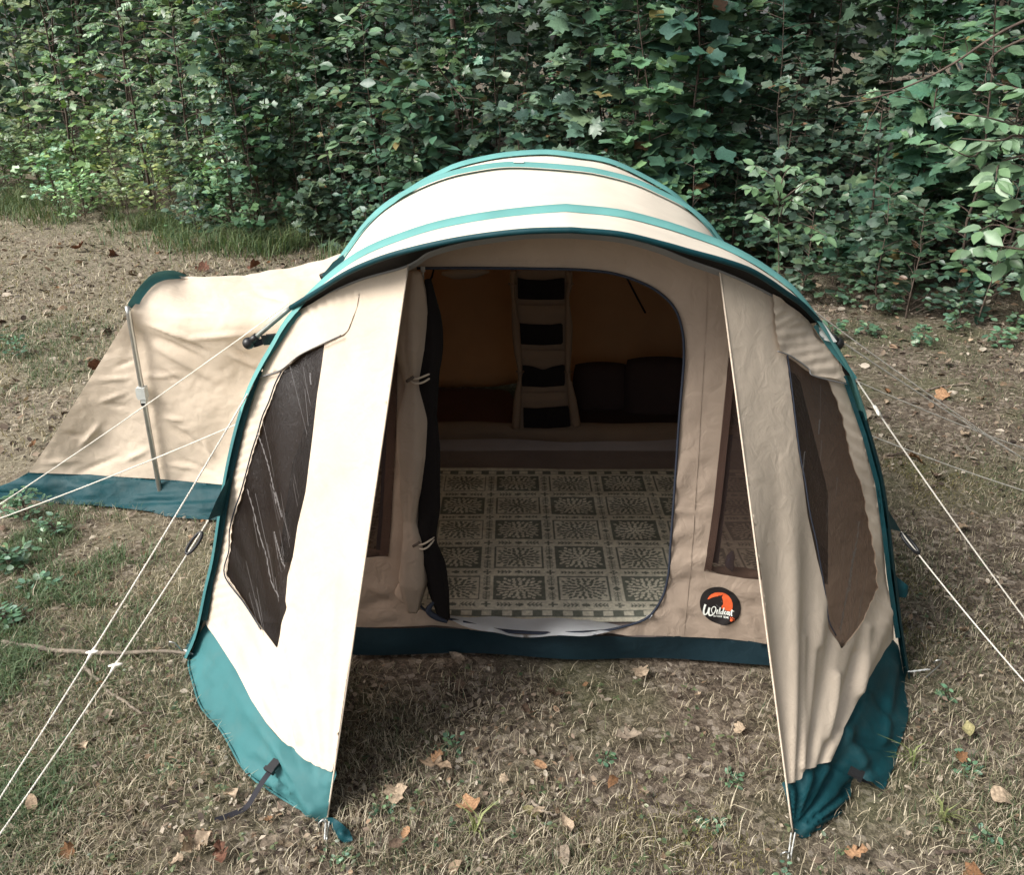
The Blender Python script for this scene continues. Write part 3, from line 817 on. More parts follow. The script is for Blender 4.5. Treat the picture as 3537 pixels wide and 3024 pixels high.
def creases(win, surf, trails, n, slope, name_par, seed):
    r = np.random.default_rng(seed); mb = MB(); poly = np.array(win, float)
    mn, mx = poly.min(0), poly.max(0)
    for tr in trails:
        C = smooth_curve(tr, 90); C[:, 0] += 1.8 * np.sin(np.arange(90) * .9) * r.random(90)
        w = 3.6 * np.abs(np.sin(np.arange(90) * .37 + 3 * vnoise(np.arange(90) * .2, np.zeros(90), seed))) + .8
        mb.add(*ribbon_px(C, w, surf, .0035))
    for i in range(n):
        p = np.array([r.uniform(mn[0], mx[0]), r.uniform(mn[1], mx[1])]); L = r.uniform(60, 260); d = np.array([slope + r.normal(0, .05), 1.0])
        Q = p + np.linspace(0, 1, 14)[:, None] * d * L; k = pip(Q, poly)
        if k.sum() < 6 or not k[:k.sum()].all(): continue
        mb.add(*ribbon_px(Q[k], r.uniform(.5, 1.2), surf, .003))
    tag(obj('vinyl_creases', mb.me('vinyl_creases', False), M_scuff, name_par), kind='stuff')
winOL = panel('flap_window', Lwin, SL, M_win, flapL, step=17, disp=lambda Q: left_disp(Q) - .003 + .006 * fan(Q, (960, 2260), 40, 1.0, 600, 7))
def SLD(q):
    return SL(q) + np.array([-.008, -.012, .006])
creases(Lwin, SLD, [[(902, 1496), (922, 1546), (945, 1623), (962, 1700), (968, 1740)], [(868, 1690), (889, 1759), (912, 1849), (934, 1917), (952, 2007), (978, 2061)], [(966, 1700), (988, 1786)], [(961, 1836), (988, 1935), (1000, 1957)], [(1085, 1290), (1088, 1330)]], 44, .20, winOL, 5)
def skirtL_disp(Q):
    w = .010 * (fbm(Q[:, 0] / 90, Q[:, 1] / 90, 6) - .47) + fan(Q, (1131, 2826), 30, .010, 220, 9)
    r, t = seg_dist(Q, (800, 2320), (1090, 2790)); w += .028 * np.exp(-(r / 34) ** 2) * (.3 + t)
    d, s = line_dist(Q, L_seam); w += -.020 * np.exp(-(d / 22) ** 2)
    for a, b, wd, A in (((690, 2280), (740, 2360), 8, .008), ((680, 2260), (780, 2330), 7, -.006), ((735, 2470), (760, 2455), 8, .010), ((880, 2620), (930, 2650), 9, -.012), ((1010, 2740), (1030, 2720), 8, .010), ((860, 2610), (1000, 2700), 12, .006)):
        r, t = seg_dist(Q, a, b); w += A * np.exp(-(r / wd) ** 2)
    return w
V, F = tube_vf(smooth_curve(SL(L_bot + [(1108, 2843)]) + np.array([0, 0, .004]), 80), .0042, 6); obj('skirt_hem', mesh_from('skirt_hem', V, F), M_teal_lit, flapL)
skl = panel('flap_skirt', [(704, 2147), (690, 2185), (668, 2225)] + L_bot + [(1108, 2846)] + [(1133, 2830)] + L_in_teal[::-1] + L_seam[::-1], SL, M_teal_lit, flapL, step=15, disp=skirtL_disp)
# hem tail trailing onto the ground past the peg
tl = Surf(np.vstack([ground([(1133, 2828), (1165, 2840), (1205, 2872), (1218, 2905)], .03), ground([(1150, 2880), (1185, 2918), (1130, 2845)], .008), ground([(1175, 2880)], .045)]))
panel('hem_tail', [(1128, 2826), (1150, 2826), (1180, 2846), (1208, 2872), (1220, 2905), (1190, 2918), (1160, 2890), (1138, 2850)], tl, M_teal, flapL, step=8)
# gathered valance over the window
vL = [(1046, 1075), (1080, 1054), (1152, 1009), (1252, 967), (1235, 1060), (1205, 1140), (1190, 1157), (1125, 1187), (1086, 1206), (1045, 1227), (1010, 1260), (980, 1278), (945, 1290), (910, 1302), (925, 1258), (960, 1198), (1010, 1112)]
def valL(Q): return -.010 * np.clip((Q[:, 0] - 1110) / 110, 0, 1) + gather(Q, [(1046, 1072), (1152, 1006), (1252, 963)], 34, .004, 110, 5, .2) + .008 * (fbm(Q[:, 0] / 50, Q[:, 1] / 90, 17) - .47)
panel('window_valance', vL, SL, M_canvas, flapL, step=11, disp=valL, offset=.012)
V, F = tube_vf(smooth_curve(SL([(910, 1302), (980, 1278), (1045, 1227), (1125, 1187), (1190, 1157)]) + np.array([-.008, -.016, .004]), 40), .0022, 5); obj('valance_hem', mesh_from('valance_hem', V, F), M_zip, flapL)
# the stiff edging of the window
V, F = tube_vf(smooth_curve(SL(Lwin[12:26]) + np.array([-.004, -.006, .003]), 80), .0026, 5); obj('window_edging', mesh_from('window_edging', V, F), M_piping, flapL)
# free edge binding of the flap
V, F = tube_vf(lerp_pts(L_ia, L_ib, 20), .0032, 6); obj('edge_binding', mesh_from('edge_binding', V, F), M_canvas, flapL)

# right flap
Ro = [(2794, 1120), (2855, 1195), (2908, 1297), (2942, 1397), (2978, 1501), (3022, 1668), (3046, 1830), (3064, 1991), (3094, 2200)]
R_ia = P_ZIP([(2487, 938)])[0]; R_ib = gp(2738, 2877, .012)
R_bot = [(3122, 2330), (3150, 2345), (3138, 2484), (3100, 2617), (3055, 2731), (2992, 2763), (2947, 2715), (2935, 2744), (2903, 2808), (2839, 2858), (2776, 2903)]
R_seam = [(2722, 2712), (2766, 2693), (2770, 2668), (2801, 2655), (2835, 2642), (2874, 2627), (2909, 2522), (2947, 2439), (3030, 2306), (3094, 2205)]
SR = flap(Ro, R_ia, R_ib, [R_bot[0], R_bot[2], R_bot[3], R_bot[4], R_bot[7], R_bot[9]], [(3030, 2306), (2947, 2439), (2874, 2627)], [.17, .16, .12], [P_ZIP([(2579, 977), (2676, 1028), (2753, 1081)])])
R_inner = [tuple(p) for p in proj(lerp_pts(R_ia, R_ib, 30))[0]]
R_in_cream = [p for p in R_inner if p[1] < 2708]; R_in_teal = [p for p in R_inner if p[1] > 2716]
Rwin = [(2715, 1228), (2748, 1250), (2781, 1275), (2820, 1300), (2858, 1308), (2885, 1370), (2909, 1440), (2939, 1587), (2960, 1640), (2983, 1697), (3008, 1844), (3022, 1940), (3036, 2035), (2983, 2145), (2940, 2195), (2900, 2243),
        (2882, 2195), (2858, 2145), (2845, 2050), (2829, 1954), (2812, 1860), (2792, 1771), (2775, 1660), (2755, 1551), (2733, 1367)]
def right_disp(Q):
    w = fan(Q, (2738, 2900), 46, .014, 620, 22)
    w += gather(Q, Ro[1:], 60, .0045, 80, 14, 1.1)
    w += .006 * (fbm(Q[:, 0] / 90, Q[:, 1] / 300, 32) - .47)
    for a, b, wd, A in (((2860, 2550), (2880, 2330), 12, .016), ((2900, 2510), (2960, 2260), 14, -.012), ((2960, 2390), (3000, 2170), 16, .016), ((2800, 2620), (2830, 2250), 12, -.012), ((2765, 2650), (2780, 2200), 10, .012)):
        r, t = seg_dist(Q, a, b); w += A * np.exp(-(r / wd) ** 2)
    return w
R_cream = [(2487, 938), (2579, 977), (2676, 1028), (2753, 1081)] + Ro + R_seam[::-1][0:] + R_in_cream[::-1][:-1]
flapR = panel('porch_flap', R_cream, SR, M_canvas, tent, holes=[Rwin], step=10, disp=right_disp)
flapR['label'] = 'shaded cream flap hanging in deep folds'
winOR = panel('flap_window', Rwin, SR, M_win, flapR, step=15, disp=lambda Q: right_disp(Q) * .8 - .003)
def SRD(q):
    return SR(q) + np.array([.01, -.014, .006])
creases(Rwin, SRD, [[(2947, 1800), (2940, 1866), (2926, 1925), (2908, 2040), (2882, 2170)], [(2938, 1890), (2924, 1950), (2915, 2040)], [(2812, 1450), (2808, 1500)], [(2760, 1560), (2752, 1640)]], 26, -.10, winOR, 8)
def skirtR_disp(Q):
    w = .016 * (fbm(Q[:, 0] / 100, Q[:, 1] / 120, 46) - .47) + fan(Q, (2738, 2880), 26, .014, 200, 49)
    for a, b, wd, A in (((2920, 2500), (3000, 2700), 22, .014), ((2960, 2560), (3100, 2590), 20, -.014), ((2790, 2860), (2890, 2760), 22, .020), ((3090, 2300), (3060, 2560), 16, .012), ((3010, 2380), (3080, 2480), 12, -.010), ((2880, 2640), (2960, 2690), 10, -.010)):
        r, t = seg_dist(Q, a, b); w += A * np.exp(-(r / wd) ** 2)
    d, s = line_dist(Q, R_seam); w += -.018 * np.exp(-(d / 20) ** 2)
    return w
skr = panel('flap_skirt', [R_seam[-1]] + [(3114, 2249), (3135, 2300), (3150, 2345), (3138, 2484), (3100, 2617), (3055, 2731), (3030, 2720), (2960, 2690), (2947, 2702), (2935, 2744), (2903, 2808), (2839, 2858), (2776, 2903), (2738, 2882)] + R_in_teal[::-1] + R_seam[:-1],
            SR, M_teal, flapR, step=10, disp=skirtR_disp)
vR = [(2655, 1018), (2676, 1030), (2753, 1083), (2794, 1124), (2800, 1165), (2822, 1190), (2858, 1196), (2886, 1240), (2908, 1300), (2912, 1325), (2880, 1312), (2858, 1308), (2820, 1302), (2784, 1292), (2781, 1272), (2748, 1250), (2718, 1230), (2680, 1212), (2670, 1170), (2665, 1100)]
def valR(Q): return gather(Q, [(2655, 1018), (2753, 1083), (2908, 1300)], 38, .0035, 150, 25, .5) + .014 * (fbm(Q[:, 0] / 40, Q[:, 1] / 80, 27) - .47)
panel('window_valance', vR, SR, M_canvas, flapR, step=10, disp=valR, offset=.014)
V, F = tube_vf(smooth_curve(SR([(2672, 1212), (2720, 1230), (2781, 1274), (2784, 1290), (2820, 1304), (2912, 1326)]) + np.array([.008, -.016, .004]), 40), .0022, 5); obj('valance_hem', mesh_from('valance_hem', V, F), M_zip, flapR)
panel('corner_patch', [(2794, 1122), (2810, 1120), (2836, 1158), (2862, 1194), (2840, 1194), (2818, 1188), (2800, 1168)], SR, M_white, flapR, step=8, offset=.036)
V, F = tube_vf(smooth_curve(SR(Rwin[16:] + [Rwin[0]]) + np.array([.003, -.006, .003]), 70), .0024, 5); obj('window_edging', mesh_from('window_edging', V, F), M_piping, flapR)
V, F = tube_vf(lerp_pts(R_ia, R_ib, 20), .0032, 6); obj('edge_binding', mesh_from('edge_binding', V, F), M_canvas, flapR)

# teal edge tape down each side of the front hoop, storm flaps and their guy points
def edge_tape(px, width, surf, mat, name='edge_tape', off=.01, parent=tent):
    V, F = ribbon_px(resample(np.array(px, float), n=60), width, surf, off); return obj(name, mesh_from(name, V, F), mat, parent)
edge_tape([(1040, 1078), (1000, 1118), (950, 1195), (905, 1266)], np.interp(np.linspace(0, 1, 60), [0, .5, 1], [20, 22, 12]), P_H1.shift(-.03), M_teal_lit)
edge_tape([(905, 1280), (875, 1350), (836, 1468), (797, 1640), (754, 1903), (728, 2016), (708, 2140)], np.interp(np.linspace(0, 1, 60), [0, .2, 1], [10, 22, 20]), P_H1.shift(-.02), M_teal)
edge_tape([(2812, 1122), (2858, 1186), (2905, 1243), (2953, 1306)], np.interp(np.linspace(0, 1, 60), [0, .5, 1], [14, 22, 12]), P_H1.shift(-.03), M_teal_lit)
edge_tape([(2912, 1297), (2946, 1397), (2982, 1501), (3027, 1668), (3050, 1830), (3068, 1991), (3098, 2200)], 16, P_H1.shift(-.02), M_teal)
panel('storm_flap', [(905, 1268), (950, 1195), (975, 1170), (985, 1230), (965, 1275), (915, 1300)], P_H1.shift(-.022), M_black, tent, step=14)
panel('storm_flap', [(2876, 1207), (2905, 1243), (2950, 1303), (2899, 1290)], P_H1.shift(-.022), M_black, tent, step=12)
flS = Surf(np.vstack([P_H1.shift(-.03)([(796, 1640), (780, 1740), (768, 1790), (790, 1690)]), P_H1.shift(-.12)([(718, 1800)]), P_H1.shift(-.09)([(745, 1740)])]))
stormL = panel('storm_flap', [(798, 1638), (786, 1720), (768, 1782), (745, 1786), (716, 1802), (745, 1735), (770, 1685)], flS, M_teal, tent, step=10)
frS = Surf(np.vstack([P_H1.shift(-.03)([(3034, 1690), (3049, 1820), (3042, 1760)]), P_H1.shift(-.03)([(3111, 1837)]) + np.array([0, .08, 0]), P_H1.shift(.0)([(3070, 1760)])]))
stormR = panel('storm_flap', [(3030, 1685), (3042, 1710), (3070, 1765), (3113, 1838), (3075, 1828), (3049, 1826)], frS, M_teal, tent, step=10)
frS2 = Surf(np.vstack([P_H1.shift(-.01)([(3063, 1954), (3085, 2064)]), P_H1.shift(.03)([(3137, 2028), (3122, 2061), (3105, 1990)])]))
panel('storm_flap', [(3063, 1954), (3095, 1985), (3120, 2015), (3139, 2026), (3122, 2062), (3085, 2068)], frS2, M_teal, tent, step=9, disp=lambda Q: .01 * np.sin(Q[:, 0] / 9))

# ---------------------------------------------- side pod on the left
pod_pole_top, pod_pole_foot = np.array([-1.80, 4.03, 1.05]), gp(570, 1730)
PX = Plane((1, 0, 0), (-1.8, 0, 0))
a_out = PX([(443, 1047), (469, 1007), (508, 962), (542, 940), (593, 934), (627, 943), (644, 951)])
back_top = np.array([-.82, 4.62, 1.24])
Pfront = plane3(np.array([-1.80, 4.03, 1.05]), gp(570, 1700) + np.array([0, 0, 0]), gp(40, 1715))
podS = Surf(np.vstack([
    lerp_pts((-1.8, 4.03, 1.05), (-1.81, 4.02, 0), 7), lerp_pts((-1.8, 4.03, 1.05), (-2.66, 4.06, .0), 7),
    Pfront([(240, 1560), (400, 1500), (300, 1620)]), gp(40, 1715)[None], gp(300, 1735)[None], gp(740, 1780)[None],
    Plane((0, 1, 0), (0, 3.99, 0))([(700, 1250), (700, 1450), (760, 1600), (850, 1300)]), Plane((0, 1, 0), (0, 3.97, 0))([(640, 1150), (950, 1200), (900, 1400)]),
    Plane((0, 1, 0), (0, 4.02, 0))([(640, 1080), (800, 1065), (1000, 1045)]),
    PX([(480, 1036), (519, 990), (559, 964), (627, 957)]), Plane((0, 1, 0), (0, 4.55, 0))([(706, 958), (847, 953), (935, 936), (1000, 928), (1112, 901)]),
    Plane((0, 1, 0), (0, 4.3, 0))([(600, 1000), (760, 1000), (900, 990), (1050, 975)])]), reg=2e-4)
CR_POD = [((490, 1110), (680, 1180), 12, .022), ((500, 1150), (700, 1240), 14, -.020), ((510, 1180), (760, 1320), 18, .016), ((620, 1175), (730, 1225), 10, -.018), ((780, 1215), (900, 1275), 10, .016),
          ((500, 1300), (620, 1295), 8, .012), ((330, 1315), (480, 1300), 8, .010), ((330, 1395), (450, 1350), 8, .010), ((350, 1390), (460, 1410), 7, -.010), ((275, 1545), (350, 1460), 10, .018), ((210, 1495), (300, 1510), 9, -.012),
          ((560, 1440), (640, 1455), 9, .014), ((570, 1460), (720, 1560), 12, -.016), ((700, 1520), (740, 1580), 8, .018), ((420, 1600), (520, 1550), 10, .012), ((250, 1640), (430, 1570), 10, -.012), ((130, 1600), (300, 1590), 9, .010),
          ((560, 1600), (700, 1620), 9, .012), ((600, 1580), (760, 1640), 10, -.010), ((600, 1100), (800, 1090), 12, .012), ((650, 1170), (900, 1150), 12, .014), ((540, 1270), (640, 1330), 9, -.012), ((390, 1270), (470, 1240), 8, -.01), ((780, 1180), (870, 1250), 9, -.014),
          ((820, 1020), (960, 1000), 10, .014), ((860, 1010), (1000, 1040), 10, -.012)]
def pod_disp(Q):
    w = .007 * (fbm(Q[:, 0] / 170, Q[:, 1] / 120, 51) - .47) * np.clip((Q[:, 1] - 1040) / 60, .25, 1) + 0.007 * (np.abs(fbm(Q[:, 0] / 60 + Q[:, 1] / 110, Q[:, 1] / 40 - Q[:, 0] / 160, 53) - .47) * 2)
    for a, b, wd, A in CR_POD:
        r, t = seg_dist(Q, a, b); w += 1.1 * A * np.exp(-(r / (.75 * wd)) ** 2) * np.sin(np.pi * np.clip(t, .03, .97))
    return w
pod_c = [(458, 1062), (480, 1036), (519, 990), (559, 962), (627, 956), (706, 957), (847, 952), (935, 935), (1000, 927), (1071, 908), (1112, 900), (1200, 870), (1260, 930), (1120, 1050), (990, 1180), (900, 1330), (850, 1480), (810, 1680), (780, 1676),
         (560, 1656), (300, 1641), (100, 1632), (180, 1515), (285, 1350), (372, 1210), (440, 1100)]
pod = panel('side_pod', pod_c, podS, M_canvas, tent, step=9, disp=pod_disp)
pod_sk = [(103, 1630), (300, 1641), (560, 1656), (780, 1676), (812, 1680), (800, 1760), (770, 1798), (700, 1796), (640, 1792), (575, 1785), (520, 1768), (390, 1752), (250, 1742), (120, 1735), (40, 1722), (0, 1716), (-30, 1712), (40, 1665)]
pskS = Surf(np.vstack([podS([(103, 1630), (300, 1641), (560, 1656), (780, 1676)]), ground([(-30, 1712), (40, 1722), (250, 1742), (520, 1768), (700, 1796), (790, 1795)], .005), ground([(560, 1700), (300, 1690)], .09)]), reg=1e-4)
panel('pod_skirt', pod_sk, pskS, M_teal, pod, step=9, disp=lambda Q: .060 * (fbm(Q[:, 0] / 210, (Q[:, 1] + .06 * Q[:, 0]) / 36, 61) - .47) + .012 * (fbm(Q[:, 0] / 60, Q[:, 1] / 50, 63) - .47))
tcS = Surf(ground([(-60, 1735), (-20, 1690), (60, 1660), (95, 1640), (60, 1690)], .03) + np.array([[0, 0, 0], [0, 0, .0], [0, 0, .05], [0, 0, .07], [0, 0, .02]]))
panel('pod_skirt', [(-60, 1740), (-40, 1695), (40, 1665), (100, 1633), (60, 1690), (10, 1725)], tcS, M_teal, pod, step=12)
# far faces of the pod: end slope, back wall and ends of the tunnel (seen from the side only)
fc = [np.array(p) for p in ((-1.8, 4.03, 1.05), (-1.8, 4.30, 1.12), (-1.8, 4.59, 1.085), (-1.8, 4.72, 1.02), (-1.84, 5.15, .02))]
en = [np.array(p) for p in ((-2.66, 4.08, .02), (-2.68, 4.30, .02), (-2.66, 4.6, .02), (-2.6, 4.8, .02), (-2.4, 5.1, .02))]
V, F = loft_vf([smooth_curve(fc, 20), smooth_curve(en, 20) * .5 + smooth_curve(fc, 20) * .5, smooth_curve(en, 20)]); V = V + np.array([.09, .06, -.14]); obj('pod_end', mesh_from('pod_end', V, F), M_canvas, pod)
bt = [np.array(p) for p in ((-1.8, 4.62, 1.03), (-1.3, 4.60, 1.03), (-.86, 4.60, 1.12), (-.6, 4.6, 1.2))]
bb = [np.array(p) for p in ((-1.84, 5.1, .01), (-1.4, 5.2, .01), (-1.0, 5.25, .01), (-.7, 5.3, .01))]
V, F = loft_vf([smooth_curve(bt, 20), .5 * (smooth_curve(bt, 20) + smooth_curve(bb, 20)) + np.array([0, .06, .05]), smooth_curve(bb, 20)]); obj('pod_back', mesh_from('pod_back', V, F), M_canvas, pod)
# sleeve over the pod's hoop
ai = PX([(463, 1069), (480, 1030), (519, 985), (559, 966), (600, 962), (627, 960), (650, 962)])
V, F = loft_vf([smooth_curve(a_out, 30), smooth_curve(.5 * (a_out + ai), 30) + np.array([-.012, -.012, 0]), smooth_curve(ai, 30) + np.array([.02, -.01, 0])]); obj('pod_sleeve', mesh_from('pod_sleeve', V, F), M_teal_lit, pod)
# steel pole with its clamp
PP = smooth_curve(np.vstack([PX([(449, 1052)]) + np.array([0, -.03, 0]), lerp_pts((-1.80, 3.985, 1.0), pod_pole_foot + np.array([0, -.04, .01]), 8)]), 30)
V, F = tube_vf(PP, .0125, 10); pol = obj('pod_pole', mesh_from('pod_pole', V, F), M_steel, pod)
k = np.argmin(np.abs(proj(PP)[0][:, 1] - 1365)); dd = PP[k + 1] - PP[k - 1]; dd /= np.linalg.norm(dd)
mb = MB(); xx = np.array([1.0, 0, 0]); yy = np.cross(dd, xx)
mb.box(PP[k], [xx, yy, dd], (.020, .022, .030)); mb.box(PP[k] + xx * .004 - dd * -.038, [xx, yy, dd], (.012, .018, .012)); mb.box(PP[k] - xx * .014 - yy * .0, [xx, yy, dd], (.012, .016, .022))
obj('pole_clamp', mb.me('pole_clamp', False), M_clamp, pol)
mb = MB(); mb.box(PP[k] + dd * .052 - xx * .002, [xx, yy, dd], (.010, .014, .014)); obj('clamp_lever', mb.me('clamp_lever', False), M_plastic, pol)
mb = MB(); c = gp(568, 1735); mb.add(*tube_vf(lerp_pts(c + (0, 0, .03), c + (0.0, -.03, .0), 4), [.016, .022, .035, .05], 12)); obj('pole_boot', mb.me('pole_boot'), M_teal, pol)

# ---------------------------------------------- rooms inside
def sec(y, z, w, n=121, xc=.12):
    a = np.linspace(np.pi, 0, n)
    return np.stack([xc + w * np.sign(np.cos(a)) * np.abs(np.cos(a)) ** .8, np.full(n, y), z * np.sin(a) ** .75], 1)
B1 = H3 + np.array([0, .10, -.03]); B2 = sec(5.05, 1.42, 1.30); B3 = sec(5.75, .95, 1.22); B4 = sec(6.05, .05, 1.1)
V, F = loft_vf([H3, B1, B2, B3]); obj('sleeping_pod', mesh_from('sleeping_pod', V, F), M_canvas, tent)
cap = [B3 * (1 - t) + np.array([.12, 5.95, .3]) * t for t in np.linspace(0, 1, 5)]
V, F = loft_vf(cap); obj('pod_end', mesh_from('pod_end', V, F), M_canvas, tent)
# lining at the back of the sleeping pod, sloping, bulging where it meets the bed
def backwall():
    rows = []
    for z, y in ((.10, 5.46), (.16, 5.36), (.24, 5.36), (.32, 5.42), (.5, 5.47), (.75, 5.40), (1.0, 5.26), (1.2, 5.1), (1.32, 4.95)):
        hw = 1.2 * math.sqrt(max(.02, 1 - (z / 1.40) ** 2)); x = np.linspace(.1 - hw, .1 + hw, 40)
        yy = y + .02 * np.sin(x * 7 + z * 3) + .012 * np.sin(x * 19 + z * 8)
        rows.append(np.stack([x, yy, np.full(40, z) + .015 * np.sin(x * 4)], 1))
    return loft_vf(rows)
V, F = backwall(); obj('inner_lining', mesh_from('inner_lining', V, F), cloth('lining_tan_glow', (.38, .22, .115), trans=.19, tcol=(.80, .36, .12), crease=.3), tent)  # tan lining tinted amber for light glowing through the cloth
V, F = tube_vf([(.55, 4.75, 1.20), (.62, 4.85, 1.02), (.72, 5.0, .84), (.80, 5.1, .70)], .006, 6); obj('lining_seam', mesh_from('lining_seam', V, F), M_black, tent)
V, F = tube_vf([(-.42, 4.8, 1.08), (-.45, 4.85, .98), (-.52, 4.9, .85)], .006, 6); obj('lining_seam', mesh_from('lining_seam', V, F), M_black, tent)
# rolled window blind under the ceiling
V, F = crumple([(1525, 945), (1600, 945), (1690, 940)], .030, Plane((0, 1, 0), (0, 4.95, 0)), 71, 24, 10); obj('rolled_blind', mesh_from('rolled_blind', V, F), M_canvas_shade, tent)
# ground sheet, its rear sill and the tan lip of the sleeping pod
xs = np.linspace(-1.25, 1.48, 40); ysg = np.linspace(2.80, 4.66, 30)
Xg, Yg = np.meshgrid(xs, ysg); Zg = .018 + .006 * (fbm(Xg * 4, Yg * 6, 81) - .4) + .012 * np.exp(-((Yg - 4.52) / .05) ** 2) * vnoise(Xg * 5, Yg * 0, 8)
V = np.stack([Xg, Yg, Zg], 2).reshape(-1, 3); i, j = np.meshgrid(np.arange(29), np.arange(39), indexing='ij'); a = (i * 40 + j).ravel()
gs = obj('groundsheet', mesh_from('groundsheet', V, np.stack([a, a + 1, a + 41, a + 40], 1)), M_sheet, tent)
x = np.linspace(-1.2, 1.4, 60)
def sill(z, y, A, s): return np.stack([x, np.full(60, y) + A * np.sin(x * 5 + s), z + .5 * A * np.sin(x * 3.1 + s * 2) + .3 * A * np.sin(x * 11 + s)], 1)
V, F = loft_vf([sill(.015, 4.60, .004, 0), sill(.06, 4.62, .01, 1), sill(.085, 4.66, .012, 2)]); obj('rear_sill', mesh_from('rear_sill', V, F), M_sheet, tent)
V, F = loft_vf([sill(.070, 4.635, .014, 2), sill(.105, 4.62, .016, 3), sill(.155, 4.63, .018, 4), sill(.16, 4.68, .014, 4)]); obj('pod_lip', mesh_from('pod_lip', V, F), M_org, tent)

# pocket organiser hanging in the middle of the sleeping pod's doorway
P_ORG = Plane((0, 1, 0), (0, 4.58, 0))
org = panel('pocket_organiser', [(1768, 935), (1960, 935), (1962, 1100), (1964, 1280), (1975, 1380), (2004, 1468), (1975, 1480), (1800, 1482), (1780, 1478), (1790, 1350), (1785, 1200), (1776, 1050)], P_ORG, M_org, tent, step=14,
            disp=lambda Q: .01 * (fbm(Q[:, 0] / 60, Q[:, 1] / 60, 91) - .47))
for r in ([(1788, 957), (1820, 964), (1880, 966), (1950, 957), (1949, 1033), (1870, 1034), (1789, 1032)], [(1793, 1114), (1830, 1118), (1900, 1120), (1943, 1114), (1944, 1187), (1870, 1191), (1795, 1187)],
          [(1801, 1259), (1835, 1262), (1876, 1276), (1910, 1264), (1950, 1256), (1951, 1330), (1876, 1336), (1803, 1332)], [(1808, 1406), (1850, 1408), (1910, 1404), (1963, 1399), (1971, 1472), (1890, 1478), (1808, 1476)]):
    panel('pocket', r, P_ORG, M_mesh, org, step=12, offset=.012)
for y in (1070, 1225, 1370):
    V, F = ribbon_px(resample(np.array([(1792, y - 4), (1870, y), (1952, y - 4)], float), n=20), 30, P_ORG, .016); obj('pocket_band', mesh_from('pocket_band', V, F), M_org, org)
for pts, s in (([(1773, 935), (1770, 980), (1778, 1100), (1786, 1200), (1797, 1290), (1790, 1360), (1782, 1480)], 3), ([(1965, 935), (1968, 985), (1960, 1030), (1965, 1130), (1962, 1280), (1972, 1350), (1990, 1470)], 7)):
    V, F = roll(pts, [.018, .010, .022, .020, .010, .024, .026], P_ORG.shift(-.02), s, 10, 60); ir = obj('rolled_curtain', mesh_from('rolled_curtain', V, F), M_org, tent)
    for py in (982, 1285):
        q = P_ORG.shift(-.02)([(np.interp(py, [p[1] for p in pts], [p[0] for p in pts]), py)])[0]; a = np.linspace(0, 2 * np.pi, 16)
        V, F = tube_vf(q + np.stack([.02 * np.cos(a), .02 * np.sin(a), .003 * np.cos(a * 2)], 1), .004, 5); obj('curtain_tie', mesh_from('curtain_tie', V, F), M_org, ir)

# ---------------------------------------------- emblem patch on the front wall
EC = np.array([2488.0, 2092.0])
emb = []
for a in np.linspace(0, 2 * np.pi, 60, endpoint=False):
    # measured outline: slightly skewed circle
    c, s = math.cos(a), math.sin(a)
    emb.append((2487.5 + 71 * c - 2 * s, 2092 + 63.5 * s + 11 * c))
patch = panel('logo_patch', emb, P_WALL, M_logo_black, front, step=7, offset=.0025, disp=wall_disp)
def E(x, y): return (2380 + x / 9.418, 2000 + y / 9.417)        # from the enlarged view
def emb_poly(pts, mat, name, off):
    return panel(name, [E(*p) for p in pts], P_WALL, mat, patch, step=3.0, offset=off, disp=wall_disp)
emb_poly([(590, 655), (640, 575), (720, 500), (830, 445), (950, 432), (1070, 438), (1180, 475), (1290, 555), (1370, 660), (1410, 790), (1412, 900), (1395, 985), (1340, 1030), (1250, 1030), (1130, 1000), (1040, 930), (1045, 870),
          (1090, 830), (1105, 790), (1095, 740), (1090, 660), (1060, 590), (1080, 560), (1105, 490), (1070, 525), (985, 545), (965, 520), (950, 560), (860, 565), (740, 600), (660, 635)], M_logo_orange, 'emblem_moon', .0040)
def stroke(pts, w, name, mat, off=.0055):
    L = smooth_curve([E(*p) for p in pts], 24)
    ww = np.interp(np.linspace(0, 1, 24), np.linspace(0, 1, len(w)), w) / 9.4
    V, F = ribbon_px(L, ww, WALLD, off)
    V = V + 0.0; return V, F
mb = MB()
for pts, w in (([(525, 800), (490, 900), (465, 1020), (480, 1120), (530, 1130), (590, 1060), (640, 930), (655, 900)], [70, 62, 58, 62, 50, 46, 50, 60]),
               ([(655, 905), (625, 1040), (640, 1140), (690, 1160), (770, 1120), (840, 1020), (860, 930), (820, 875), (750, 900), (715, 980), (740, 1070), (790, 1110)], [58, 58, 60, 52, 50, 40, 36, 30, 24, 24, 22, 26]),
               ([(915, 970), (890, 1050), (890, 1110), (915, 1120)], [52, 48, 44, 22]), ([(1005, 900), (980, 1000), (958, 1110), (985, 1120)], [44, 48, 46, 24]),
               ([(1070, 1040), (1025, 1060), (1020, 1120), (1060, 1120)], [30, 40, 40, 30]), ([(1125, 920), (1100, 1020), (1080, 1120), (1105, 1135)], [44, 46, 46, 24]),
               ([(1205, 1050), (1165, 1050), (1145, 1110), (1190, 1140)], [26, 38, 44, 24]), ([(1285, 1060), (1240, 1060), (1225, 1130), (1265, 1140)], [28, 40, 40, 28]), ([(1310, 1050), (1290, 1110), (1300, 1155), (1320, 1150)], [44, 44, 38, 20]),
               ([(1395, 990), (1370, 1080), (1362, 1150), (1395, 1160)], [44, 44, 44, 24]), ([(1345, 1025), (1400, 1020), (1460, 1040)], [18, 26, 10])):
    mb.add(*stroke(pts, w, '', None))
obj('emblem_lettering', mb.me('emblem_lettering', False), M_logo_white, patch)
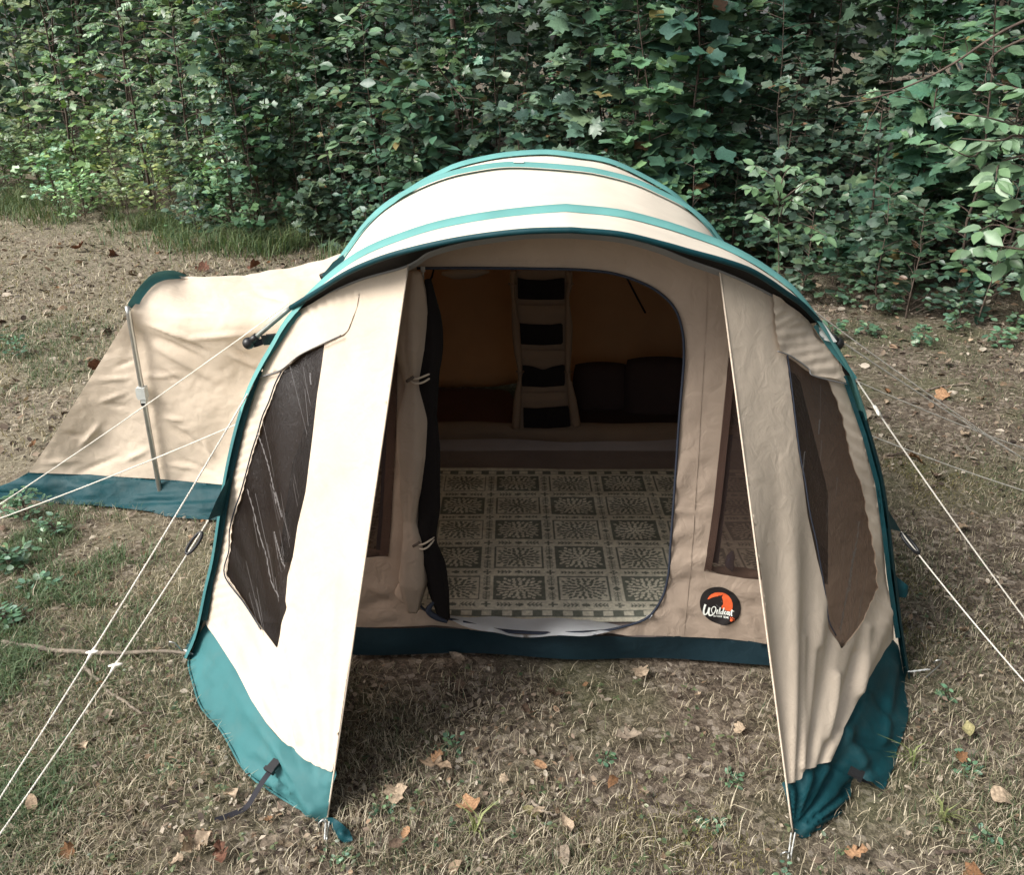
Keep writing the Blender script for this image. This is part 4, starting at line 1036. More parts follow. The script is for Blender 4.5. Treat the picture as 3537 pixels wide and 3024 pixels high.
# small line of capitals: OUTDOOR GEAR
GLY = {'O': [[(0, 0), (1, 0), (1, 1), (0, 1), (0, 0)]], 'U': [[(0, 1), (0, 0), (1, 0), (1, 1)]], 'T': [[(0, 1), (1, 1)], [(.5, 1), (.5, 0)]], 'D': [[(0, 0), (0, 1), (.8, 1), (1, .5), (.8, 0), (0, 0)]],
       'R': [[(0, 0), (0, 1), (1, 1), (1, .5), (0, .5), (1, 0)]], 'G': [[(1, 1), (0, 1), (0, 0), (1, 0), (1, .5), (.5, .5)]], 'E': [[(1, 1), (0, 1), (0, 0), (1, 0)], [(0, .5), (.8, .5)]], 'A': [[(0, 0), (.5, 1), (1, 0)], [(.2, .4), (.8, .4)]]}
mb = MB(); cx = 785
for ch in 'OUTDOOR GEAR':
    if ch != ' ':
        for ln in GLY[ch]:
            L = np.array([E(cx + 27 * p[0], 1150 + (cx - 785) * .13 + 48 * (1 - p[1])) for p in ln])
            mb.add(*ribbon_px(resample(L, n=12), 10 / 9.4, WALLD, .0055))
    cx += 42
obj('emblem_small_print', mb.me('emblem_small_print', False), M_logo_white, patch)
for c, r in (((1355, 1285), 48), ((1335, 1215), 22), ((1395, 1215), 22), ((1440, 1250), 20), ((1440, 1300), 18)):
    emb_poly([(c[0] + r * math.cos(t), c[1] + r * math.sin(t)) for t in np.linspace(0, 2 * np.pi, 14, endpoint=False)], M_logo_orange, 'emblem_paw', .0055)
mb = MB(); mb.add(*stroke([(870, 815), (915, 865), (970, 890)], [8, 8, 6], '', None)); mb.add(*stroke([(1040, 705), (1070, 725)], [14, 8], '', None)); obj('emblem_line', mb.me('emblem_line', False), M_zip, patch)

# ------------------------------------------------------------------ things inside the tent
def rug_me():
    x0, x1, y0, y1 = -1.06, 1.32, 2.945, 4.335
    st = .0045
    xs = np.arange(x0, x1, st); ys = np.arange(y0, y1, st)
    X, Y = np.meshgrid(xs, ys)
    PXs, PYs = .281, .2452
    cx0, cy0 = -.11, 3.055                                       # centre of a joint between strips
    gx = (X - cx0) / PXs; gy = (Y - cy0) / PYs
    ix, iy = np.floor(gx), np.floor(gy)
    u = (gx - ix - .5) * PXs; v = (gy - iy - .5) * PYs           # metres from the tile centre
    hw, hh = .112, .092
    tile = (np.abs(u) < hw) & (np.abs(v) < hh)
    inner = (np.abs(u) < hw - .008) & (np.abs(v) < hh - .006)
    dark_t = ((ix + iy) % 2 == 0)
    # medallion of leaves: rings of pointed ovals
    med = np.zeros(X.shape, bool)
    vv = v * hw / hh
    def oval(cx, cy, a, L, W):
        du = u - cx; dv = vv - cy
        p = du * np.cos(a) + dv * np.sin(a); q = -du * np.sin(a) + dv * np.cos(a)
        return (np.abs(p) < L) & (np.abs(q) < W * (1 - (p / L) ** 2))
    med |= np.hypot(u, vv) < .009
    for n, r, L, W, ph in ((6, .022, .013, .009, 0), (10, .042, .013, .0085, .2), (14, .064, .014, .0085, .1), (8, .086, .015, .008, .0), (8, .086, .013, .0075, .27), (8, .086, .013, .0075, .52), (4, .108, .012, .007, .6), (4, .108, .012, .007, .96)):
        for k in range(n):
            a = ph + 2 * np.pi * k / n
            med |= oval(r * np.cos(a), r * np.sin(a), a, L, W)
    med &= (np.abs(u) < hw - .014) & (np.abs(v) < hh - .010)
    dark = np.zeros(X.shape, bool)
    dark[tile & dark_t] = True
    dark[tile & dark_t & med] = False
    dark[tile & ~dark_t & (~inner | med)] = True
    # strips between the tiles: ferns upright, arrow leaves lying down, stars at the joints
    su = (gx - np.round(gx)) * PXs; sv = (gy - np.round(gy)) * PYs
    vert = ~tile & (np.abs(su) < .020) & (np.abs(v) < .098)
    av = np.abs(v)
    fern = (np.abs(su) < .002) | ((((av * 1 + np.abs(su) * .5) * 95) % 1 < .48) & (np.abs(su) < .017 - .10 * np.abs(av - .055)))
    clover = (np.hypot(np.abs(su) - .008, v) < .007) | (np.hypot(su, av - .008) < .007)
    dark |= vert & ((fern & (av > .022) & (av < .092)) | (clover & (av < .02)))
    hor = ~tile & (np.abs(sv) < .015) & (np.abs(u) < .112)
    au = np.abs(u)
    arrow = (np.abs(sv) < .0022) | ((((au - np.abs(sv) * .8) * 62) % 1 < .5) & (np.abs(sv) < .012))
    clov2 = (np.hypot(au - .010, sv) < .008) | (np.hypot(u, np.abs(sv) - .006) < .006)
    dark |= hor & ((arrow & (au > .03) & (au < .095)) | (clov2 & (au < .024)))
    star = (np.abs(su) < .022) & (np.abs(sv) < .020) & (np.cos(4 * np.arctan2(sv, su)) * .007 + .012 > np.hypot(su, sv) * .9)
    dark |= ~tile & star
    # chequered borders at both ends
    for e, sg in ((y0, 1), (y1, -1)):
        d = (Y - e) * sg
        b = d < .092
        dark[b] = False
        chk = (d > .034) & (d < .072)
        dark |= chk & ((np.floor(X / .042) % 2) == 0)
        dark |= (np.abs(d - .034) < .003) | (np.abs(d - .072) < .003)
    light_c = np.array([.62, .59, .48]); dark_c = np.array([.155, .165, .135])
    n = fbm(X * 12, Y * 12, 5)
    weave = .92 + .16 * ((np.floor(X / st) + np.floor(Y / st)) % 2)
    C = np.where(dark[..., None], dark_c, light_c) * ((.86 + .28 * n) * weave)[..., None]
    Z = .036 + .012 * (fbm(X * 3.2, Y * 7, 14) - .45) + .006 * np.sin(Y * 25 + 1.6 * np.sin(X * 3)) * fbm(X * 2, Y * 2, 19)
    V = np.stack([X, Y - .012 * (X - .1), Z], 2).reshape(-1, 3)
    m, k = X.shape
    i, j = np.meshgrid(np.arange(m - 1), np.arange(k - 1), indexing='ij'); a = (i * k + j).ravel()
    me = mesh_from('woven_rug', V, np.stack([a, a + 1, a + k + 1, a + k], 1))
    at = me.attributes.new('tint', 'FLOAT_COLOR', 'POINT')
    at.data.foreach_set('color', np.concatenate([C.reshape(-1, 3), np.ones((m * k, 1))], 1).astype(np.float32).ravel())
    return me
rug = obj('woven_rug', rug_me(), M_rug); tag(rug, 'green and cream woven mat of leaf medallion squares on the tent floor', 'rug')

def cushion(name, c, half, mat, label, cat, puff=.5, n=24, seed=0, group=None, rot=0.0):
    u = np.linspace(-1, 1, n); U, Vv = np.meshgrid(u, u)
    prof = np.maximum(0, (1 - np.abs(U) ** 4) * (1 - np.abs(Vv) ** 4)) ** puff
    w = .10 * (fbm(U * 2.2 + seed, Vv * 2.2, seed) - .45)
    sh = 1 - .10 * (U * Vv) ** 2
    T = np.stack([U * half[0] * sh, Vv * half[1] * sh, half[2] * prof * (1 + w) + .3 * half[2] * w * prof], 2).reshape(-1, 3)
    B = np.stack([U * half[0] * sh, Vv * half[1] * sh, -half[2] * prof * .8], 2).reshape(-1, 3)
    i, j = np.meshgrid(np.arange(n - 1), np.arange(n - 1), indexing='ij'); a = (i * n + j).ravel()
    F = np.stack([a, a + 1, a + n + 1, a + n], 1)
    V = np.vstack([T, B]); c_, s_ = math.cos(rot), math.sin(rot)
    V = np.stack([V[:, 0] * c_ - V[:, 1] * s_, V[:, 0] * s_ + V[:, 1] * c_, V[:, 2]], 1) + np.array(c)
    o = obj(name, mesh_from(name, V, np.vstack([F, F[:, ::-1] + n * n])), mat); return tag(o, label, cat, group)
cushion('mattress', (-.42, 5.02, .075), (.46, .36, .055), M_bed, 'brown camping mattress laid left of the pocket organiser', 'mattress', puff=.22)
cushion('mattress', (.86, 5.00, .075), (.50, .36, .055), M_pillow, 'dark camping mattress under the pillows on the right', 'mattress', puff=.22, seed=3)
def upright(name, px, y, half, label, seed):
    c = Plane((0, 1, 0), (0, y, 0))([px])[0]
    o = cushion(name, (0, 0, 0), half, M_pillow, label, 'pillow', puff=.5, seed=seed, group='pillows on the dark mattress')
    o.rotation_euler = (math.radians(72), 0, 0); o.location = c; return o
upright('pillow', (2075, 1345), 5.06, (.175, .17, .08), 'dark pillow next to the pocket organiser', 4)
upright('pillow', (2275, 1350), 5.00, (.215, .21, .09), 'larger dark pillow nearest the right edge of the doorway', 6)

# ------------------------------------------------------------------ guy ropes, pegs, straps
def rope_me(name, P, r=.0025, sagz=.02):
    P = np.asarray(P, float)
    if len(P) == 2:
        L = np.linalg.norm(P[1] - P[0]); n = max(8, int(L / .05)); Q = lerp_pts(P[0], P[1], n)
        t = np.linspace(0, 1, n); Q[:, 2] -= sagz * 4 * t * (1 - t)
    else:
        Q = smooth_curve(P, 60)
    L = np.linalg.norm(np.diff(Q, axis=0), axis=1).sum()
    n = int(min(900, max(60, L / .0045)))
    Q = resample(Q, n=n)
    T = np.gradient(Q, axis=0); T /= np.linalg.norm(T, axis=1)[:, None]
    ref = np.cross(T, (0, 0, 1.0)); ref /= np.linalg.norm(ref, axis=1)[:, None] + 1e-9; up = np.cross(ref, T)
    s = np.linspace(0, L, n); mb = MB()
    for k in range(3):                                       # three twisted strands
        a = 2 * np.pi * (s / .028 + k / 3)
        mb.add(*tube_vf(Q + r * .62 * (np.cos(a)[:, None] * ref + np.sin(a)[:, None] * up), r * .62, 4, False))
    return mb.me(name)
def peg(base, lean, name_label, parent=None, label=None, L=.10):
    b = np.asarray(base, float); d = np.array([lean[0], lean[1], 1.0]); d /= np.linalg.norm(d)
    side = np.cross(d, (0, 1, 0)); side /= np.linalg.norm(side)
    P = np.vstack([lerp_pts(b - d * .06, b + d * L * .55, 6), [b + d * L * .75 + side * .004, b + d * L * .85 + side * .016, b + d * L * .72 + side * .028, b + d * L * .58 + side * .026]])
    V, F = tube_vf(P, .0032, 8); o = obj('tent_peg', mesh_from('tent_peg', V, F), M_steel, parent)
    if label: tag(o, label, 'tent peg', 'steel pegs around the tent')
    return o
def rope(P, label, slider_t=None, tag_t=None, sagz=.02, slider_black=False):
    t = thing('guy_rope', label, 'guy rope', tuple(P[-1]), 'white guy ropes of the tent')
    obj('line', rope_me('line', P, sagz=sagz), M_rope, t)
    A, B = np.asarray(P[0], float), np.asarray(P[-1], float)
    d = (B - A) / np.linalg.norm(B - A); sd = np.cross(d, (0, 0, 1.0)); sd /= np.linalg.norm(sd); up = np.cross(sd, d)
    if slider_t is not None:
        c = A + (B - A) * slider_t; c[2] -= sagz * 4 * slider_t * (1 - slider_t)
        a = np.linspace(0, 2 * np.pi, 25)
        Lp = c + np.cos(a)[:, None] * d * .045 + np.sin(a)[:, None] * sd * .016
        V, F = tube_vf(Lp, .0055, 8, False); obj('slider', mesh_from('slider', V, F), M_plastic, t)
    if tag_t is not None:                                     # wooden toggle / knot on the line
        c = A + (B - A) * tag_t; c[2] -= sagz * 4 * tag_t * (1 - tag_t)
        mb = MB(); mb.tube(lerp_pts(c - sd * .022 - d * .01, c + sd * .022 + d * .012, 5), [.003, .0055, .006, .0055, .003], 8)
        mb.tube(lerp_pts(c - d * .02, c + d * .03, 5), [.003, .005, .006, .005, .003], 8)
        obj('runner', mb.me('runner'), M_rope, t)
    return t
def hp(px, dy=0): return P_H1.shift(dy)([px])[0]
r1a = P_H2.shift(-.05)([(1000, 1045)])[0]
rope([r1a, gp(-290, 1930, .02)], 'guy rope crossing the pod wall, upper of the two that cross the steel pole')
rope([hp((841, 1456), .25), gp(-330, 1905, .02)], 'guy rope crossing low over the teal skirt of the side pod')
rope([hp((880, 1318), -.02), gp(-175, 3030, .02)], 'long guy rope from the upper left of the front hoop to the near left', tag_t=.58)
rope([hp((720, 1798), -.12), gp(-175, 3130, .02)], 'guy rope with a black slider hanging from the teal corner on the left', slider_t=.07, tag_t=.42)
rope([P_H2.shift(0)([(2740, 1020)])[0], gp(3720, 1705, .02)], 'thin guy rope running highest over the ground on the right')
rope([P_H1.shift(.15)([(2862, 1150)])[0], gp(3800, 1735, .02)], 'guy rope right of the tent running from behind the visor pole')
rope([P_H2.shift(.1)([(2950, 1313)])[0], gp(3750, 1620, .02)], 'faint guy rope leaving the tent behind the teal tape on the right')
rope([hp((2953, 1306), -.03), gp(3800, 2480, .02)], 'guy rope from the teal tape tip on the right, with a knot near its top', tag_t=.085)
rope([P_H2.shift(-.1)([(2985, 1496)])[0], gp(3800, 1772, .02)], 'guy rope from behind the shaded flap to the right edge')
rope([P_H1.shift(.05)([(3112, 1838)])[0], gp(3790, 2630, .02)], 'guy rope with a black slider from the dark corner on the right', slider_t=.05)
# short loop of doubled line under the right hand visor corner
for base, top, lab, ln in ((gp(1128, 2925), gp(1132, 2832, .015), 'peg holding the tip of the sunlit left porch flap', (.1, .3)), (gp(2722, 2992), gp(2740, 2878, .015), 'peg holding the tip of the shaded right porch flap', (-.1, -.25)),
                           (gp(3205, 2335), gp(3140, 2322, .03), 'peg beside the teal corner at the foot of the right flap', (.6, -.1)), (gp(640, 2266), gp(662, 2262, .02), 'peg at the stick end by the left hoop foot', (-.4, -.1))):
    p = peg(base, ln, '', label=lab)
    for k in (-1, 1):
        q = np.array([.006 * k, 0, 0])
        V, F = tube_vf(lerp_pts(top + q, base + q * .5 + np.array([0, 0, .03]), 14) + np.array([0, 0, 1]) * .002 * np.sin(np.arange(14) * 1.9)[:, None], .0024, 6)
        obj('peg_loop', mesh_from('peg_loop', V, F), M_cord, p)
# webbing straps on the flap skirts
def strap(px, zs, label, w=.010):
    S = smooth_curve(np.array([gp(*p, z) for p, z in zip(px, zs)]), 40)
    T = np.gradient(S, axis=0); sd = np.cross(T, (0, 0, 1.0)); sd /= np.linalg.norm(sd, axis=1)[:, None]
    tw = np.linspace(0, 2.2, 40)[:, None]; sd = sd * np.cos(tw * .5) + np.array([0, 0, 1.0]) * np.sin(tw * .5) * .6
    V, F = loft_vf([S - sd * w, S + sd * w])
    t = thing('webbing_strap', label, 'strap', tuple(S[0]), 'black webbing straps on the flap skirts')
    obj('webbing', mesh_from('webbing', V, F), M_strap, t)
    d = T[1] / np.linalg.norm(T[1]); s0 = sd[0] / np.linalg.norm(sd[0]); mb = MB(); mb.box(S[1] + np.array([0, 0, .008]), [d, s0, np.cross(d, s0)], (.020, .015, .006)); mb.box(S[1] + d * .018 + np.array([0, 0, .008]), [d, s0, np.cross(d, s0)], (.006, .019, .008))
    obj('buckle', mb.me('buckle', False), M_plastic, t)
strap([(950, 2648), (915, 2690), (880, 2745), (850, 2790), (800, 2815), (742, 2835)], [.10, .085, .05, .02, .012, .010], 'black strap with a buckle curling off the sunlit teal skirt')
strap([(2950, 2678), (2975, 2692), (3010, 2712), (3052, 2738)], [.09, .085, .06, .03], 'black strap folded against the shaded teal skirt', w=.013)

# ------------------------------------------------------------------ sticks
def stick(px, r0, r1, label, z=.012, mat=None, jit=.006, group='fallen sticks on the grass'):
    P = smooth_curve(np.array([gp(*p, z) for p in px]), 40)
    P[:, 2] += jit * (vnoise(np.arange(40) * .35, np.zeros(40), int(px[0][0])) - .3); P[:, 1] += jit * 1.4 * (vnoise(np.arange(40) * .3, np.zeros(40), int(px[0][1])) - .5)
    R = np.linspace(r0, r1, 40) * (.85 + .3 * vnoise(np.arange(40) * .8, np.zeros(40), 6))
    V, F = tube_vf(P, R, 8); o = obj('stick', mesh_from('stick', V, F), mat or M_twig); return tag(o, label, 'stick', group)
stick([(10, 2222), (110, 2238), (200, 2250), (320, 2258), (450, 2258), (560, 2254), (655, 2262)], .010, .006, 'long grey stick lying from the left edge to the foot of the left flap', .014)
stick([(285, 2292), (310, 2325), (345, 2352)], .007, .006, 'short pale stick crossed by the two near guy ropes')
stick([(372, 2385), (415, 2415), (460, 2445), (492, 2470)], .006, .004, 'broken pale stick below the long grey stick')
stick([(440, 2482), (500, 2466), (570, 2458)], .004, .003, 'thin dark twig at the end of the broken stick', mat=M_bark)
stick([(1835, 2765), (1870, 2800), (1925, 2822)], .006, .003, 'bent grey twig in the grass in front of the porch', mat=M_twig)
stick([(1855, 2825), (1880, 2860), (1905, 2890)], .004, .002, 'short thin twig below the bent grey one')
stick([(3230, 2950), (3300, 2945), (3370, 2940)], .006, .005, 'dark stick near the lower right corner', mat=M_bark)
stick([(3200, 1350), (3260, 1335), (3330, 1330)], .008, .005, 'pale curved stick beyond the ropes on the right')
stick([(3060, 1575), (3100, 1570), (3130, 1562)], .006, .004, 'small dark twig beside the low rope on the right', mat=M_bark)
stick([(3250, 1535), (3340, 1545), (3372, 1525)], .004, .003, 'hooked pale twig under the ropes on the right')
stick([(40, 2990), (60, 2950), (75, 2920)], .006, .004, 'dark twig in the lower left corner', mat=M_bark)

# ------------------------------------------------------------------ leaves
def fan_tpl(half, cx, fold=.10, droop=.16, wave=0.0):
    """outline (right side, stem to tip) mirrored; fan round a centre on the midrib"""
    R = [np.array(p, float) for p in half]
    out = R + [np.array([p[0], -p[1]]) for p in R[-2:0:-1]]
    V = [(cx, 0)] + [tuple(p) for p in out]
    V = np.array(V); z = fold * np.abs(V[:, 1]) - droop * V[:, 0] ** 2 + wave * np.sin(V[:, 0] * 9) * np.abs(V[:, 1])
    n = len(out)
    F = np.array([(0, 1 + i, 1 + (i + 1) % n) for i in range(n)])
    return np.column_stack([V, z]), F
TPL = {
    'maple': fan_tpl([(0, 0), (-.04, .16), (.10, .44), (.26, .36), (.40, .58), (.52, .30), (.72, .34), (.78, .16), (1.0, 0)], .34, wave=.12),
    'tulip': fan_tpl([(0, 0), (.02, .26), (.18, .46), (.36, .34), (.58, .34), (.86, .36), (.90, .18), (.80, 0)], .40, .14),
    'ovate': fan_tpl([(0, 0), (.16, .17), (.42, .27), (.70, .20), (1, 0)], .45, .18),
    'oval': fan_tpl([(0, 0), (.2, .24), (.55, .30), (.88, .17), (1, 0)], .5, .1),
    'lance': fan_tpl([(0, 0), (.3, .13), (.65, .12), (1, 0)], .5, .2, .25),
    'oak': fan_tpl([(0, 0), (.12, .06), (.22, .22), (.32, .10), (.46, .30), (.56, .13), (.72, .26), (.84, .12), (1, 0)], .5, .12, .1, .3),
    'quad': fan_tpl([(0, 0), (.45, .32), (1, 0)], .5, .15),
}
def leaves_vf(kind, P, D, N, S, C):
    T, F = TPL[kind]
    P, D, N, S, C = map(np.asarray, (P, D, N, S, C))
    D = D / (np.linalg.norm(D, axis=1)[:, None] + 1e-9)
    Y = np.cross(N, D); Y /= np.linalg.norm(Y, axis=1)[:, None] + 1e-9
    Z = np.cross(D, Y)
    m = len(T)
    V = P[:, None] + S[:, None, None] * (T[None, :, :1] * D[:, None] + T[None, :, 1:2] * Y[:, None] + T[None, :, 2:3] * Z[:, None])
    FF = (F[None] + (np.arange(len(P)) * m)[:, None, None]).reshape(-1, 3)
    return V.reshape(-1, 3), FF, np.repeat(C, m, axis=0)
class Leaves:
    def __init__(s): s.b = {}
    def add(s, kind, P, D, N, S, C):
        s.b.setdefault(kind, []).append((np.atleast_2d(P), np.atleast_2d(D), np.atleast_2d(N), np.atleast_1d(S), np.atleast_2d(C)))
    def me(s, name):
        Vs, Fs, Cs, n = [], [], [], 0
        for k, L in s.b.items():
            a = [np.concatenate([x[i] for x in L]) for i in range(5)]
            V, F, C = leaves_vf(k, *a); Vs.append(V); Fs.append(F + n); Cs.append(C); n += len(V)
        return tinted(name, np.vstack(Vs), np.vstack(Fs), np.vstack(Cs))
def tinted(name, V, F, C, smooth=False):
    me = mesh_from(name, V, F, smooth)
    at = me.attributes.new('tint', 'FLOAT_COLOR', 'POINT')
    at.data.foreach_set('color', np.concatenate([C, np.ones((len(C), 1))], 1).astype(np.float32).ravel())
    return me

GREENS = .014 + 1.08 * np.array([(.036, .088, .052), (.048, .110, .060), (.060, .125, .066), (.050, .105, .070), (.075, .135, .062), (.042, .085, .045)])
YELLOW = np.array([(.22, .18, .08), (.25, .16, .085), (.19, .17, .065), (.17, .095, .055)])
def leaf_cols(n, pal=GREENS, yel=.012, gain=1.0):
    c = pal[rng.integers(0, len(pal), n)] * rng.uniform(.75, 1.3, (n, 1)) * gain
    y = rng.random(n) < yel
    c[y] = YELLOW[rng.integers(0, len(YELLOW), y.sum())]
    return np.clip(c, .01, .6)
def unit(a): return a / (np.linalg.norm(a, axis=-1, keepdims=True) + 1e-9)

def grow(base, height, spread, kind, size, n_twig, per_twig, lean=(0, 0), pal=GREENS, yel=.012, compound=False, hmin=.18, r0=.014, up=.35, facing=(-.12, -.42, .85), gain=1.0, droop=.5, ntop=1.0):
    """one young tree: stem with twigs as tubes, leaves along the twigs"""
    base = np.asarray(base, float)
    k = 9; t = np.linspace(0, 1, k)
    w = rng.normal(0, .025, (k, 2)).cumsum(0) * height * .35
    stem = np.column_stack([base[0] + lean[0] * height * t ** 1.4 + w[:, 0] - w[0, 0], base[1] + lean[1] * height * t ** 1.4 + w[:, 1] - w[0, 1], base[2] - .05 + height * t])
    wood = MB(); wood.add(*tube_vf(stem, np.linspace(r0, r0 * .22, k), 6, False))
    tw = MB(); L = Leaves()
    for i in range(n_twig):
        h = hmin + (1 - hmin) * (i + rng.random()) / n_twig
        p0 = np.array([np.interp(h, t, stem[:, q]) for q in range(3)])
        az = rng.uniform(0, 2 * np.pi)
        length = spread * rng.uniform(.45, 1.0) * (1.05 - .55 * h)
        d = np.array([math.cos(az), math.sin(az), up * rng.uniform(.5, 1.6)]); d /= np.linalg.norm(d)
        tt = np.linspace(0, 1, 5)[:, None]
        pts = p0 + d * length * tt + np.array([0, 0, -droop * length * .45]) * tt ** 2 + rng.normal(0, .015, (5, 3)) * tt
        tw.add(*tube_vf(pts, np.linspace(r0 * .30 + .0015, .0012, 5), 3, False))
        m = per_twig
        s = np.clip(rng.uniform(.22, 1.02, m), 0, 1); s[-1] = 1
        P = np.column_stack([np.interp(s, tt[:, 0], pts[:, q]) for q in range(3)])
        sidew = unit(np.cross(d, (0, 0, 1.0)))
        sg = np.where(np.arange(m) % 2 == 0, 1, -1)[:, None]
        D = unit(d[None] * rng.uniform(.25, 1.0, (m, 1)) + sidew * sg * rng.uniform(.35, 1.1, (m, 1)) + np.array([0, 0, -.25]) * rng.uniform(0, 2.0, (m, 1)))
        N = unit(np.asarray(facing) + rng.normal(0, .34, (m, 3)))
        S = size * rng.uniform(.6, 1.25, m)
        if not compound:
            P = P + D * (S * .28)[:, None]
            L.add(kind, P, D, N, S, leaf_cols(m, pal, yel, gain))
        else:
            nl = 7 if compound is True else compound
            for q in range(m):
                ax = unit(D[q]); ln = S[q] * 2.4
                side = unit(np.cross(N[q], ax))
                for z in range(nl):
                    f = .3 + .7 * (z // 2 * 2) / max(1, nl - 1)
                    if z == nl - 1: dd = ax; f = 1
                    else: dd = unit(ax * .55 + side * (1 if z % 2 else -1))
                    pp = P[q] + ax * ln * f + np.array([0, 0, -.18 * ln * f * f])
                    L.add(kind, pp, dd + np.array([0, 0, -.15]), N[q] + rng.normal(0, .12, 3), S[q] * (.8 + .3 * f), leaf_cols(1, pal, yel * .3, gain))
    return wood, tw, L
def zone(x): return 'left of the tent roof' if x < -1.6 else ('straight behind the tent roof' if x < 2.1 else 'right of the tent roof')
def tree(name, label, cat, base, group, leaf_mat=None, split_leaves=False, **kw):
    if '{z}' in label: label = label.replace('{z}', zone(base[0])); group = group + ' ' + zone(base[0])
    if cat in ('sapling', 'bush', 'shrub', 'seedling', 'tree'):
        kw['pal'] = kw.get('pal', GREENS) * rng.uniform(.72, 1.5) * np.array([rng.uniform(.85, 1.22), 1.0, rng.uniform(.85, 1.2)])
    wood, tw, L = grow(base, **kw)
    t = thing(name, label, cat, tuple(base), group)
    obj('trunk', wood.me('trunk'), M_bark, t); obj('branches', tw.me('branches'), M_bark, t)
    obj('crown', L.me('crown'), leaf_mat or M_leaf, t)
    return t

# ------------------------------------------------------------------ the edge of the wood
EDGE = np.array([(-16, 16.5), (-10.5, 14.4), (-7.33, 12.9), (-5.65, 11.9), (-4.65, 11.35), (-3.5, 10.3), (-1.9, 9.9), (.4, 9.2), (2.7, 8.3), (3.5, 7.7), (4.4, 7.2), (6.2, 6.2), (9, 4.6)])
def edge_at(x): return np.interp(x, EDGE[:, 0], EDGE[:, 1])
def in_wood(x, depth): return np.array([x + depth * .32, edge_at(x) + depth * .95, 0.0])
MAPLE_PAL = GREENS
LIT_PAL = GREENS * np.array([2.1, 1.75, 1.45])  # greens brightened for the sunlit left edge, light put into leaf colour
kinds = [
    ('young_maple', 'thin young maple with broad lobed leaves at the wood edge {z}', 'young maples along the wood edge', dict(kind='maple', size=.135, n_twig=26, per_twig=9)),
    ('tulip_sapling', 'slender sapling with blunt four pointed leaves at the wood edge {z}', 'blunt leaved saplings along the wood edge', dict(kind='tulip', size=.120, n_twig=26, per_twig=9)),
    ('sassafras_sapling', 'slender sapling with plain oval leaves at the wood edge {z}', 'oval leaved saplings along the wood edge', dict(kind='ovate', size=.125, n_twig=28, per_twig=9)),
]
nsap = 0
for x in np.arange(-4.1, 7.0, .235):
    for row in range(2):
        k = rng.choice(3, p=[.45, .3, .25]); nm, lb_, gr, kw = kinds[k]
        dep = (.25 + 1.0 * rng.random()) if row == 0 else 1.3 + 1.6 * rng.random()
        b = in_wood(x + rng.uniform(-.2, .2), dep)
        hgt = rng.uniform(1.5, 3.4) if row == 0 else rng.uniform(2.4, 4.2)
        a = dict(kw); a['height'] = hgt; a['spread'] = rng.uniform(.5, .95); a['lean'] = (rng.normal(0, .08), -.10 * rng.random())
        a['hmin'] = rng.uniform(.06, .25); a['r0'] = rng.uniform(.009, .019)
        a['n_twig'] = int(a['n_twig'] * (.75 + hgt / 3.4)); a['size'] *= rng.choice([.55, .8, 1.0, 1.3]) * rng.uniform(.85, 1.1)
        tree(nm, lb_, 'sapling', b, gr, **a); nsap += 1
# left side: lighter locust-like trees with small paired leaflets, leaning over the grass
for x, dep, hgt, sprd in ((-8.6, .8, 3.6, 1.3), (-7.4, 1.6, 4.0, 1.4), (-6.7, .9, 3.4, 1.2), (-5.9, 1.4, 3.8, 1.4), (-5.2, .7, 3.2, 1.2), (-4.6, 1.1, 3.6, 1.35), (-4.1, .5, 2.6, 1.1), (-9.8, 1.2, 4.0, 1.4), (-4.9, 2.2, 4.2, 1.4), (-6.4, 2.6, 4.2, 1.4), (-12, .8, 4, 1.5), (-13.4, 1.2, 4, 1.5), (-14.8, .9, 4, 1.5), (-8.0, 2.6, 4.2, 1.4), (-10.6, 2.3, 4, 1.4), (-3.6, .6, 2.3, .9)):
    tree('locust_tree', 'pale young tree with small paired leaflets leaning out over the sunny left clearing', 'tree', in_wood(x, dep), 'pale feathery trees on the left', height=hgt, spread=sprd, kind='oval', size=.050,
         n_twig=30, per_twig=5, compound=9, pal=LIT_PAL, hmin=.22, r0=.022, lean=(.10 * rng.random(), -.12), yel=.004)
for x, dep, hgt in ((-9.2, .4, 2.2), (-7.9, 1.2, 3.0), (-6.2, .5, 2.0), (-5.4, 1.9, 3.6), (-4.3, 1.6, 3.2), (-3.3, 1.0, 2.8)):
    a = dict(kinds[1][3]); tree('tulip_sapling', kinds[1][1], 'sapling', in_wood(x, dep), kinds[1][2], height=hgt, spread=.9, pal=LIT_PAL, hmin=.2, **a)
# leafy shrubs low along the left edge
for i, x in enumerate(np.arange(-10.5, -3.2, .17)):
    b = in_wood(x + rng.uniform(-.2, .2), -.15 + 2.2 * rng.random() ** 1.3)
    tree('leafy_shrub', 'low pale leafy shrub along the grass edge at the upper left', 'shrub', b, 'pale shrubs along the grass edge', height=rng.uniform(.55, 1.35), spread=.6, kind='ovate', size=.075, n_twig=34, per_twig=10, pal=LIT_PAL * 1.35,
         hmin=.1, r0=.008, up=.9, yel=.004, facing=(-.15, -.35, .9))
# small seedlings and undergrowth under the saplings
for i, x in enumerate(np.arange(-3.6, 6.8, .20)):
    b = in_wood(x + rng.uniform(-.2, .2), rng.uniform(-.25, 1.8))
    kd = 'oval' if x > 2 else ('ovate' if rng.random() < .6 else 'tulip')
    tree('seedling', 'small leafy seedling on the leaf litter under the trees {z}', 'seedling', b, 'seedlings under the wood edge', height=rng.uniform(.25, 1.0), spread=rng.uniform(.28, .5), kind=kd, size=rng.uniform(.05, .09), n_twig=17, per_twig=7, hmin=.15, r0=.005, up=.7, yel=.02)
